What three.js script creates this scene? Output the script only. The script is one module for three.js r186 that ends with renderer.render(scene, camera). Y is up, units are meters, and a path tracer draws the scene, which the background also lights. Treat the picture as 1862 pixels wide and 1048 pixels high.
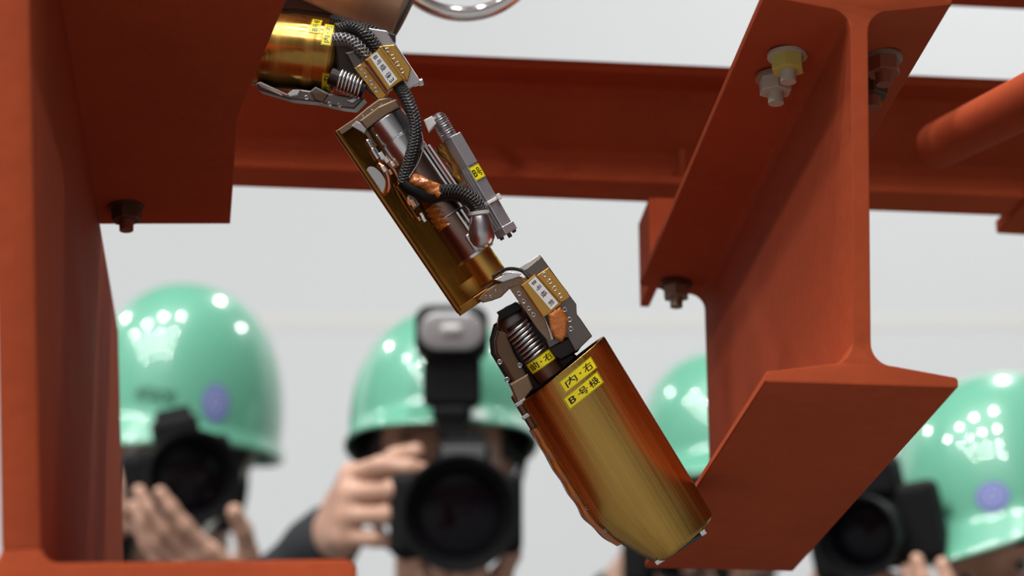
import * as THREE from 'three';
import { RoundedBoxGeometry } from 'three/addons/geometries/RoundedBoxGeometry.js';
import { mergeGeometries, mergeVertices, toCreasedNormals } from 'three/addons/utils/BufferGeometryUtils.js';
import { RectAreaLightUniformsLib } from 'three/addons/lights/RectAreaLightUniformsLib.js';
RectAreaLightUniformsLib.init();

// ------------------------------------------------------------------ camera, exposure, lamps
const FOC = 4275, PITCH = THREE.MathUtils.degToRad(20.4), EYE = new THREE.Vector3(0, 0.8, 0);
const scene = new THREE.Scene();
scene.background = new THREE.Color(0x000000);
const camera = new THREE.PerspectiveCamera(2 * Math.atan(524 / FOC) * 180 / Math.PI, 1862 / 1048, 0.05, 60);
camera.position.copy(EYE);
camera.lookAt(EYE.clone().add(new THREE.Vector3(0, Math.sin(PITCH), -Math.cos(PITCH))));
camera.focus = 1.335; camera.userData.fStop = 6.4;
scene.add(camera);
const renderer = new THREE.WebGLRenderer({ antialias: true });
renderer.toneMapping = THREE.LinearToneMapping;
renderer.toneMappingExposure = 2.38;
renderer.shadowMap.enabled = true;
const LAMP_POWER = 124, LAMP_SIZE = 0.34;
const LAMP_SPOTS = [];
for (const x of [-5.4, -3.4, -1.4, 0.6]) for (const z of [-0.2, 2.4, 5.0, 7.6]) LAMP_SPOTS.push([x, z]);
for (const x of [-5.4, 1.8, 5.4]) LAMP_SPOTS.push([x, -5.4]);
LAMP_SPOTS.push([1.0, 8.2]);

// ------------------------------------------------------------------ maths and helpers
const V3 = (x, y, z) => new THREE.Vector3(x, y, z), R = THREE.MathUtils.degToRad;
let seed = 7;
const rnd = () => { seed = (seed * 1664525 + 1013904223) >>> 0; return seed / 4294967296; };
const FWD = V3(0, Math.sin(PITCH), -Math.cos(PITCH)), UPV = V3(0, Math.cos(PITCH), Math.sin(PITCH));
// where the sight line of a photographed point meets the distance d, measured from the lens
const at = (x, y, d) => EYE.clone().addScaledVector(FWD, d).addScaledVector(V3(1, 0, 0), d * (x - 931) / FOC).addScaledVector(UPV, d * (524 - y) / FOC);
const taken = {};
function numbered(n) { const k = taken[n] ?? 0; taken[n] = k + 1; return k ? n + '_' + String(k).padStart(3, '0') : n; }
function shade(o) { o.castShadow = true; o.receiveShadow = true; return o; }
function thing(name, label, category, group) {
  const o = new THREE.Group(); o.name = numbered(name); o.userData = { label, category };
  if (group) o.userData.group = group;
  scene.add(o); return o;
}
function struct(name, geo, mat) { const m = shade(new THREE.Mesh(geo, mat)); m.name = name; m.userData.kind = 'structure'; scene.add(m); return m; }
function part(name, geo, mat, parent, label) { const m = shade(new THREE.Mesh(geo, mat)); m.name = numbered(name); if (label) m.userData.label = label; parent.add(m); return m; }
function clean(g) { g = g.index ? g.toNonIndexed() : g; for (const k of Object.keys(g.attributes)) if (!['position', 'normal', 'uv'].includes(k)) g.deleteAttribute(k); g.clearGroups?.(); return g; }
function uvBox(g, s = 1) {             // uv by the dominant axis
  g = clean(g); const p = g.attributes.position, n = g.attributes.normal, uv = new Float32Array(p.count * 2);
  for (let i = 0; i < p.count; i += 3) {
    const a = [0, 0, 0]; for (let j = 0; j < 3; j++) { a[0] += Math.abs(n.getX(i + j)); a[1] += Math.abs(n.getY(i + j)); a[2] += Math.abs(n.getZ(i + j)); }
    for (let j = 0; j < 3; j++) {
      const x = p.getX(i + j) * s, y = p.getY(i + j) * s, z = p.getZ(i + j) * s, o = (i + j) * 2;
      if (a[0] >= a[1] && a[0] >= a[2]) { uv[o] = z; uv[o + 1] = y; } else if (a[1] >= a[2]) { uv[o] = x; uv[o + 1] = z; } else { uv[o] = x; uv[o + 1] = y; }
    }
  }
  g.setAttribute('uv', new THREE.BufferAttribute(uv, 2)); return g;
}
const merge = (list) => mergeGeometries(list.map(clean));
function gridGeo(nu, nv, fn, closeV = false) { // surface through fn(i/nu, j/nv)
  const pos = [], uv = [], idx = [];
  for (let i = 0; i <= nu; i++) for (let j = 0; j <= nv; j++) { const q = fn(i / nu, j / nv); pos.push(q.x, q.y, q.z); uv.push(j / nv, i / nu); }
  for (let i = 0; i < nu; i++) for (let j = 0; j < nv; j++) { const a = i * (nv + 1) + j, b = a + 1, c = a + nv + 1, d = c + 1; idx.push(a, c, b, b, c, d); }
  const g = new THREE.BufferGeometry();
  g.setAttribute('position', new THREE.Float32BufferAttribute(pos, 3)); g.setAttribute('uv', new THREE.Float32BufferAttribute(uv, 2)); g.setIndex(idx);
  g.computeVertexNormals(); return g;
}
function extrudePoly(pts, z0, z1, bevel = 0, seg = 1) {
  const s = new THREE.Shape(pts.map((q) => new THREE.Vector2(q[0], q[1])));
  const g = new THREE.ExtrudeGeometry(s, { depth: Math.max(z1 - z0 - 2 * bevel, 1e-5), bevelEnabled: bevel > 0, bevelThickness: bevel, bevelSize: bevel, bevelOffset: -bevel, bevelSegments: seg, curveSegments: 8 });
  g.translate(0, 0, z0 + bevel); return g;
}
// basis matrix from three axes and an origin
const basis = (a, b, c, o) => new THREE.Matrix4().makeBasis(a, b, c).setPosition(o);

// ------------------------------------------------------------------ textures
function noiseField(n, octaves, seed0) {   // tiling value noise
  const out = new Float32Array(n * n); let amp = 1, tot = 0;
  for (let [fx, fy] of octaves) {
    const lat = new Float32Array(fx * fy); let s = seed0 + fx * 131 + fy * 17; for (let i = 0; i < lat.length; i++) { s = (s * 1664525 + 1013904223) >>> 0; lat[i] = s / 4294967296; }
    for (let y = 0; y < n; y++) for (let x = 0; x < n; x++) {
      const u = x / n * fx, v = y / n * fy, i = Math.floor(u), j = Math.floor(v); let a = u - i, b = v - j; a = a * a * (3 - 2 * a); b = b * b * (3 - 2 * b);
      const g = (p, q) => lat[((q + fy) % fy) * fx + ((p + fx) % fx)];
      out[y * n + x] += amp * ((g(i, j) * (1 - a) + g(i + 1, j) * a) * (1 - b) + (g(i, j + 1) * (1 - a) + g(i + 1, j + 1) * a) * b);
    }
    tot += amp; amp *= 0.6;
  }
  for (let i = 0; i < out.length; i++) out[i] /= tot; return out;
}
function dataTex(n, fn, srgb, rx = 1, ry = 1) {
  const d = new Uint8Array(n * n * 4);
  for (let i = 0; i < n * n; i++) { const c = fn(i % n, Math.floor(i / n), i); d[i * 4] = c[0]; d[i * 4 + 1] = c[1]; d[i * 4 + 2] = c[2]; d[i * 4 + 3] = 255; }
  const t = new THREE.DataTexture(d, n, n); t.magFilter = THREE.LinearFilter; t.wrapS = t.wrapT = THREE.RepeatWrapping; t.repeat.set(rx, ry);
  if (srgb) t.colorSpace = THREE.SRGBColorSpace; t.needsUpdate = true; return t;
}
const nA = noiseField(512, [[4, 4], [9, 9], [23, 23], [61, 61], [128, 128]], 11), nB = noiseField(512, [[64, 64], [128, 128], [256, 256]], 5);
const nStreak = noiseField(512, [[60, 2], [140, 3], [256, 4]], 21), nBlotch = noiseField(512, [[3, 3], [7, 7], [15, 15]], 31);
const clampB = (x) => Math.max(0, Math.min(255, Math.round(x)));
const M = {};
{
  const scratch = new Float32Array(512 * 512);
  for (let k = 0; k < 46; k++) { let x = rnd() * 512, y = rnd() * 512; const a = Math.PI / 2 + (rnd() - .5) * .5, L = 8 + rnd() * 40; for (let t = 0; t < L; t++) { x += Math.cos(a); y += Math.sin(a); scratch[(((y | 0) + 512) % 512) * 512 + (((x | 0) + 512) % 512)] = .3 + rnd() * .5; } }
  const paintMap = dataTex(512, (x, y, i) => { const v = .86 + .26 * (nA[i] - .5) + .1 * (nB[i] - .5), s = scratch[i] * .28; return [clampB(255 * (v + s * .3)), clampB(255 * (v + s)), clampB(255 * (v + s))]; }, false, 2.2, 2.2);
  const paintBump = dataTex(512, (x, y, i) => { const v = 110 + 120 * (nB[i] - .5) + 60 * (nA[i] - .5); return [clampB(v), clampB(v), clampB(v)]; }, false, 2.2, 2.2);
  const paintRough = dataTex(512, (x, y, i) => { const v = 255 * (.8 + .3 * (nA[i] - .5)); return [0, clampB(v), 0]; }, false, 2.2, 2.2);
  M.paint = new THREE.MeshPhysicalMaterial({ color: new THREE.Color().setRGB(.44, .078, .029), map: paintMap, bumpMap: paintBump, bumpScale: .0006, roughness: .95, specularIntensity: .1, roughnessMap: paintRough });
}
{
  const goldMap = dataTex(512, (x, y, i) => { const b = nBlotch[i], s = nStreak[i]; const v = .74 + .55 * (b - .5) + .22 * (s - .5); return [clampB(255 * v), clampB(255 * (v - .05 + .12 * (b - .5))), clampB(255 * (v - .12 + .2 * (b - .5)))]; }, false, 1, 1);
  const goldRough = dataTex(512, (x, y, i) => { const v = 255 * (.62 + .5 * (nStreak[i] - .5) + .5 * (nBlotch[i] - .5)); return [0, clampB(v), 0]; }, false, 1, 1);
  const goldBump = dataTex(512, (x, y, i) => { const v = 128 + 150 * (nStreak[i] - .5); return [clampB(v), clampB(v), clampB(v)]; }, false, 1, 1);
  M.gold = new THREE.MeshPhysicalMaterial({ color: new THREE.Color().setRGB(.62, .39, .11), metalness: 1, roughness: .46, map: goldMap, roughnessMap: goldRough, bumpMap: goldBump, bumpScale: .00025 });
  M.goldPlain = new THREE.MeshPhysicalMaterial({ color: new THREE.Color().setRGB(.66, .37, .09), metalness: 1, roughness: .33 });
  M.lacquer = new THREE.MeshPhysicalMaterial({ color: new THREE.Color().setRGB(.66, .33, .055), metalness: .4, roughness: .26, map: goldMap, clearcoat: .6, clearcoatRoughness: .15 });
  M.goldDark = new THREE.MeshPhysicalMaterial({ color: new THREE.Color().setRGB(.42, .2, .045), metalness: .9, roughness: .3, map: goldMap });
  M.bronze = new THREE.MeshPhysicalMaterial({ color: new THREE.Color().setRGB(.72, .53, .37), metalness: .25, roughness: .42, map: goldMap, bumpMap: goldBump, bumpScale: .0002 });
}
const std = (r, g, b, rough, metal = 0, extra = {}) => new THREE.MeshPhysicalMaterial({ color: new THREE.Color().setRGB(r, g, b), roughness: rough, metalness: metal, ...extra });
M.steel = std(.58, .56, .57, .3, 1);
M.steelBright = std(.78, .77, .78, .22, 1);
M.gunmetal = std(.2, .175, .165, .36, 1);
M.darkBronze = std(.16, .095, .06, .34, .9);
M.darkMetal = std(.05, .042, .04, .4, .8);
M.brownMetal = std(.3, .2, .13, .4, 1);
M.motor = std(.36, .32, .32, .24, 1);
M.motorBrown = std(.26, .17, .14, .28, 1);
M.copper = std(.75, .36, .2, .3, 1);
M.black = std(.008, .008, .009, .5, 0, { specularIntensity: .4 });
M.blackGloss = std(.01, .01, .011, .18, 0, { clearcoat: .6 });
M.blackGrip = std(.010, .010, .011, .75, 0, { specularIntensity: .4 });
M.whiteTie = std(.75, .74, .7, .45);
M.film = std(.5, .13, .015, .16, 0, { clearcoat: 1, clearcoatRoughness: .1, transmission: .25 });
M.filmCrinkle = std(.5, .14, .012, .22, .1, { clearcoat: 1, clearcoatRoughness: .1, bumpScale: .0012, bumpMap: dataTex(256, (x, y) => { const v = clampB(255 * nA[(y * 2) * 512 + x * 2]); return [v, v, v]; }, false, 1.5, 1.5) });
M.aluminium = std(.66, .645, .68, .3, .75);
M.chrome = std(.8, .76, .74, .1, 1);
{
  const braid = (lo, hi) => dataTex(128, (x, y) => { const u = x / 128 * 8, v = y / 128 * 8; const d = Math.abs(((u + v) % 2 + 2) % 2 - 1), e = Math.abs(((u - v) % 2 + 2) % 2 - 1); const q = Math.max(Math.pow(1 - Math.abs(d - .5) * 2, 2), Math.pow(1 - Math.abs(e - .5) * 2, 2) * .8); const n = .7 + .6 * (nB[y * 512 + x] - .5); const t = clampB((lo + (hi - lo) * q * n)); return [t, t, t]; }, true, 1, 1);
  const bumpB = dataTex(128, (x, y) => { const u = x / 128 * 8, v = y / 128 * 8; const d = Math.abs(((u + v) % 2 + 2) % 2 - 1), e = Math.abs(((u - v) % 2 + 2) % 2 - 1); const q = clampB(255 * Math.max(1 - Math.abs(d - .5) * 2, 1 - Math.abs(e - .5) * 2)); return [q, q, q]; }, false, 1, 1);
  const mk = (lo, hi, rx, ry, rough, metal) => { const a = braid(lo, hi), b = bumpB.clone(); a.repeat.set(rx, ry); b.repeat.set(rx, ry); return new THREE.MeshPhysicalMaterial({ map: a, bumpMap: b, bumpScale: .0015, roughness: rough, metalness: metal }); };
  M.braidBlack = mk(6, 98, 8, .75, .4, .15); M.braidBlackShort = mk(6, 98, 2.6, .75, .4, .15); M.braidSilver = mk(70, 255, 2, .75, .35, .5); M.braidThin = mk(20, 150, 6, .5, .4, .4);
}

// ------------------------------------------------------------------ the room
{
  const wallMat = std(.79, .815, .83, .8), dark = std(.17, .17, .18, .9), floorMat = std(.17, .17, .17, .8), grey = std(.09, .09, .095, .9);
  const box = (x0, x1, y0, y1, z0, z1) => uvBox(new THREE.BoxGeometry(x1 - x0, y1 - y0, z1 - z0).translate((x0 + x1) / 2, (y0 + y1) / 2, (z0 + z1) / 2));
  struct('floor', box(-9, 9, -.2, 0, -7.6, 9), floorMat);
  struct('ceiling', box(-9, 9, 8, 8.2, -7.6, 9), dark);
  struct('wall_back', box(-9, 9, 1.5, 8, -7.6, -7.4), wallMat);
  struct('trim_2', box(-9, 9, 0, 1.5, -7.6, -7.39), grey);
  struct('wall_left', box(-9.2, -9, 0, 8, -7.6, 9), grey);
  struct('wall_right', box(9, 9.2, 0, 8, -7.6, 9), grey);
  struct('wall_front', box(-9, 9, 0, 8, 9, 9.2), dark);
  struct('trim_1', box(-9, 9, 3.41, 3.445, -7.4, -7.398), std(.83, .825, .80, .8));
}
{
  const body = new THREE.LatheGeometry([[0, .16], [.06, .16], [.07, .1], [.2, .03], [.24, 0], [.23, 0], [.19, .025], [0, .03]].map((q) => new THREE.Vector2(q[0], q[1])), 28);
  const lens = new THREE.CylinderGeometry(.17, .17, .012, 28), stem = new THREE.CylinderGeometry(.012, .012, .34, 10);
  const glow = new THREE.MeshStandardMaterial({ color: 0xffffff, emissive: 0xffffff, emissiveIntensity: 4 });
  const shell = std(.5, .5, .52, .4, .6);
  LAMP_SPOTS.forEach(([x, z], i) => {
    const o = thing('ceiling_lamp', 'round high-bay lamp on a rod below the dark hall ceiling', 'lamp', 'high-bay lamps of the hall ceiling');
    o.position.set(x, 7.5, z);
    part('lamp_shade', body, shell, o); part('diffuser', lens, glow, o); part('rod', stem.clone().translate(0, .33, 0), shell, o);
    const l = new THREE.RectAreaLight(new THREE.Color(1, .985, .96), LAMP_POWER, LAMP_SIZE, LAMP_SIZE);
    l.position.set(0, -.03, 0); l.rotation.x = -Math.PI / 2; o.add(l);
  });
}

// ------------------------------------------------------------------ red oxide steelwork
const YAW = R(5.7), XS = V3(Math.cos(YAW), 0, -Math.sin(YAW)), ZS = V3(-Math.sin(YAW), 0, -Math.cos(YAW)), YY = V3(0, 1, 0);
// frame with x across, y up, z towards the viewer (= -ZS)
const NEAR = ZS.clone().negate();
const structFrame = (o) => basis(XS, YY, NEAR, o);
const place = (o, m) => { m.decompose(o.position, o.quaternion, o.scale); return o; };
function profileI(hw, H, tw, tipT, rootT, fil) {   // half of a tapered I section, mirrored
  const pts = []; const w = tw / 2;
  const arc = (cx, cy, r, a0, a1, n) => { for (let i = 0; i <= n; i++) { const a = a0 + (a1 - a0) * i / n; pts.push([cx + r * Math.cos(a), cy + r * Math.sin(a)]); } };
  const rt = tipT * .4;
  const right = [];
  const push = (x, y) => right.push([x, y]);
  push(hw - .001, 0); push(hw, .001);
  for (let i = 0; i <= 5; i++) { const a = i / 5 * Math.PI / 2; push(hw - rt + rt * Math.cos(a), tipT - rt + rt * Math.sin(a)); }
  for (let i = 0; i <= 8; i++) { const a = -Math.PI / 2 - i / 8 * Math.PI / 2; push(w + fil + fil * Math.cos(a), rootT + fil + fil * Math.sin(a)); }
  const up = right.map(([x, y]) => [x, H - y]).reverse();
  const R1 = right.concat(up), L1 = R1.map(([x, y]) => [-x, y]).reverse();
  return R1.concat(L1);
}
function hexBolt(parent, pos, s, mats, tilt = 0, down = true) {   // nut, washer and stud under a flange
  const g = new THREE.Group(); g.name = numbered('bolt'); g.position.copy(pos); g.rotation.set(0, tilt, 0); parent.add(g);
  const nut = new THREE.ExtrudeGeometry(new THREE.Shape(Array.from({ length: 6 }, (_, i) => new THREE.Vector2(Math.cos(i * Math.PI / 3) * s, Math.sin(i * Math.PI / 3) * s))), { depth: s * .85, bevelEnabled: true, bevelSize: s * .06, bevelThickness: s * .06, bevelSegments: 2 });
  nut.rotateX(Math.PI / 2);
  part('washer', new THREE.CylinderGeometry(s * 1.25, s * 1.25, s * .22, 24).translate(0, -s * .11, 0), mats[0], g);
  part('nut', nut.translate(0, -s * .25, 0), mats[1], g);
  part('stud', new THREE.CylinderGeometry(s * .52, s * .5, s * .8, 20).translate(0, -s * 1.5, 0), mats[2], g);
  return g;
}
const boltRed = std(.3, .09, .05, .5, .2), boltZinc = std(.42, .36, .27, .4, .7), boltMarked = std(.55, .5, .12, .5), boltPale = std(.5, .46, .38, .5), boltDark = std(.12, .06, .035, .5, .4);
// deck over the frame, above the picture: its grating shades the channel
struct('ceiling_deck', uvBox(new THREE.BoxGeometry(2.4, .012, .2).translate(-.05, 0, 0).applyMatrix4(structFrame(V3(.05, 1.645, -1.5)))), M.paint);
// right I-beam, short, hung under the channel, cut end towards the viewer
const beamO = V3(0.1791214, 1.17269343, -1.14596194);
{
  const o = thing('steel_beam', 'red-brown steel I-beam with its cut end facing forward, right of the gold cylinder', 'steel beam', null);
  delete o.userData.group;
  place(o, structFrame(beamO));
  const H = .207, prof = profileI(.0505, H, .0098, .0058, .0105, .0115);
  const s = new THREE.Shape(prof.map((q) => new THREE.Vector2(q[0], q[1])));
  let g = new THREE.ExtrudeGeometry(s, { depth: .4, steps: 8, bevelEnabled: true, bevelSize: .0012, bevelThickness: .0012, bevelOffset: -.0012, bevelSegments: 2 });
  g.translate(0, 0, -.4);
  const p = g.attributes.position;     // the near end is cut a little off square
  for (let i = 0; i < p.count; i++) { const z = p.getZ(i); if (z > -.06) p.setZ(i, z + .036 * p.getY(i) / .2); }
  g.computeVertexNormals(); g = toCreasedNormals(g, R(35));
  part('steel_section', uvBox(g), M.paint, o);
  const yb = H - .0105;
  hexBolt(o, V3(-.026, yb + .001, -.022), .0088, [boltPale, boltMarked, boltPale], .2).userData.label = 'pale bolt with a yellow paint mark';
  hexBolt(o, V3(-.027, yb + .001, -.050), .0088, [boltZinc, boltPale, boltPale], .5);
  hexBolt(o, V3(.027, yb + .001, -.020), .0088, [boltZinc, boltRed, boltRed], .1);
  hexBolt(o, V3(.028, yb + .001, -.050), .0088, [boltRed, boltDark, boltRed], .4);
  hexBolt(o, V3(-.028, yb, -.382), .0088, [boltDark, boltZinc, boltZinc], .3);
}
// channel across the back
const chanO = V3(0.10647256, 1.47269343, -1.62483839);
{
  const o = thing('steel_channel', 'long red-brown steel channel running level across the back, behind the robot', 'steel beam');
  place(o, structFrame(chanO));
  const H = .0975, d = .036, t = .0072, tw = .005, r = .006;
  const pts = [[0, 0], [d - .001, 0], [d, .001], [d, t - .002], [d - .002, t]];
  for (let i = 0; i <= 6; i++) { const a = -Math.PI / 2 - i / 6 * Math.PI / 2; pts.push([tw + r + r * Math.cos(a), t + 1e-3 + r + r * Math.sin(a)]); }
  const top = pts.slice(1).map(([x, y]) => [x, H - y]).reverse();
  const s = new THREE.Shape(pts.concat(top, [[0, H]]).map((q) => new THREE.Vector2(q[0], q[1])));
  let g = new THREE.ExtrudeGeometry(s, { depth: 1.6, bevelEnabled: false, steps: 8 });
  g.rotateY(-Math.PI / 2);             // profile x -> z (towards viewer), length -> -x
  g.translate(.85, 0, 0);
  g = toCreasedNormals(g, R(30));
  part('steel_section', uvBox(g), M.paint, o);
  const st = new THREE.CylinderGeometry(.003, .003, .018, 14);
  const b = new THREE.Group(); b.name = numbered('bolt'); b.position.set(.018, t, .022); o.add(b);
  part('stud', st.translate(0, .017, 0), M.paint, b);
  const nut = new THREE.CylinderGeometry(.0075, .0078, .008, 6).translate(0, .0045, 0); part('nut', nut, M.paint, b);
}
{ // bracket between channel and beam
  const o = thing('hanger_bracket', 'stubby red steel bracket between the channel and the beam hung under it', 'bracket');
  place(o, structFrame(V3(.098, beamO.y + .2075, -1.545)));
  part('side_plate', uvBox(new RoundedBoxGeometry(.007, .065, .05, 2, .0012).translate(.0035, .0325, -.03)), M.paint, o);
  part('face_plate', uvBox(new RoundedBoxGeometry(.06, .0445, .008, 2, .0012).translate(.034, .0428, -.008)), M.paint, o);
  part('foot_plate', uvBox(new RoundedBoxGeometry(.06, .022, .012, 2, .0012).translate(.034, .011, -.008)), M.paint, o);
}
{ // pipe brace, upper right
  const o = thing('pipe_brace', 'round red-painted pipe brace slanting from the channel to the upper right', 'pipe');
  const a = at(1712, 262, 1.69), b = at(2050, 92, 1.30), dir = b.clone().sub(a), L = dir.length();
  o.position.copy(a); o.quaternion.setFromUnitVectors(V3(0, 1, 0), dir.normalize());
  const prof = [[.0115, -.01], [.0165, -.01], [.0170, -.004], [.0170, L], [.0135, L], [.0135, -.01]];
  part('pipe', uvBox(new THREE.LatheGeometry(prof.map((q) => new THREE.Vector2(q[0], q[1])), 40)), M.paint, o);
}
{ // gusset at the right edge
  const o = thing('gusset_plate', 'corner of a red-brown gusset plate under the channel at the right edge', 'steel plate');
  const h = chanO.y - .004, q = (x, y) => { const r = at(x, y, 1).sub(EYE), t = (h - EYE.y) / r.y; return EYE.clone().addScaledVector(r, t); };
  const c = [q(1812, 426), q(1880, 352), q(1990, 380), q(1960, 434)];
  const g = extrudePoly(c.map((v) => [v.x, -v.z]), 0, .012, .0015, 1); g.rotateX(-Math.PI / 2); g.translate(0, h, 0);
  part('plate', uvBox(g), M.paint, o);
}
{ // big left beam
  const o = thing('steel_beam', 'large dark red steel beam in front at the left edge, with wide flanges', 'steel beam');
  const ph = R(4), up = YY.clone().multiplyScalar(Math.cos(ph)).addScaledVector(XS, -Math.sin(ph)), n = XS.clone().multiplyScalar(Math.cos(ph)).addScaledVector(YY, Math.sin(ph));
  place(o, basis(n, up, NEAR, at(75, 1005, .99)));
  o.scale.setScalar(.99 / 1.1);
  const T = .0185, far = .78;
  { // bottom flange with the fillets rolled into the web
    const tip = .147, r = .0085, pts = [];
    const side = []; side.push([tip - .003, -.038], [tip, -.035]);
    for (let i = 0; i <= 6; i++) { const a = i / 6 * Math.PI / 2; side.push([tip - .006 + .006 * Math.cos(a), -.015 + .006 * Math.sin(a)]); }
    for (let i = 0; i <= 8; i++) { const a = -Math.PI / 2 - i / 8 * Math.PI / 2; side.push([r + r * Math.cos(a), -.0048 + r + r * Math.sin(a)]); }
    const other = side.map(([x, y]) => [-T - x, y]).reverse();
    const s = new THREE.Shape(side.concat(other).map((q) => new THREE.Vector2(q[0], q[1])));
    let g = new THREE.ExtrudeGeometry(s, { depth: far - .006, bevelEnabled: true, bevelSize: .003, bevelThickness: .003, bevelOffset: -.003, bevelSegments: 3 });
    g.translate(0, 0, -far + .003); part('bottom_flange', uvBox(toCreasedNormals(g, R(32))), M.paint, o);
  }
  { // web, near edge cut off square
    const side = [[0, .0025], [.080, .36], [-.711, .36], [-.747, .174], [-far, .0025]];   // (z, up)
    const g = extrudePoly(side.map(([z, u]) => [z, u]), 0, T, .002, 2);      // shape x = z, y = up, depth = -x
    g.rotateY(-Math.PI / 2);                                                   // x' = -depth, z' = shape x
    part('web', uvBox(toCreasedNormals(clean(g), R(30))), M.paint, o);
  }
  { // top flange with a narrowed end
    const pl = [[.170, .085], [.129, -.143], [.099, -.308], [.092, -.492], [-.11, -.478], [-.13, -.139], [-.19, .085]];
    const g = extrudePoly(pl.map(([x, z]) => [x, -z]), 0, .02, .0012, 2); g.rotateX(-Math.PI / 2); g.translate(0, .36, 0);
    part('top_flange', uvBox(g), M.paint, o);
  }
  hexBolt(o, V3(.020, .36, -.452), .0098, [boltDark, boltDark, boltRed], .3);
}
{ // polished ring, top
  const o = thing('steel_ring', 'polished steel ring hanging at the top, above the channel', 'ring');
  const d = 1.62, k = d / FOC;
  o.position.copy(at(843, -119, d)); o.lookAt(EYE); o.rotateX(R(-9));
  const pr = []; const c = 145 * k, hw = 13 * k, hl = 15 * k;
  for (let i = 0; i <= 24; i++) { const a = i / 24 * 2 * Math.PI, e = .6; pr.push(new THREE.Vector2(c + hw * Math.sign(Math.cos(a)) * Math.abs(Math.cos(a)) ** e, hl * Math.sign(Math.sin(a)) * Math.abs(Math.sin(a)) ** e)); }
  const g = new THREE.LatheGeometry(pr, 96); g.rotateX(Math.PI / 2);
  part('ring_band', g, M.chrome, o);
  part('hanger_loop', new THREE.TorusGeometry(20 * k, 5 * k, 12, 32).rotateY(Math.PI / 2).translate(0, c + 14 * k, 0), M.steel, o);
  part('hanger_rod', new THREE.CylinderGeometry(5 * k, 5 * k, .05, 14).translate(0, c + 33 * k + .025, 0), M.steel, o);
}
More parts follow.
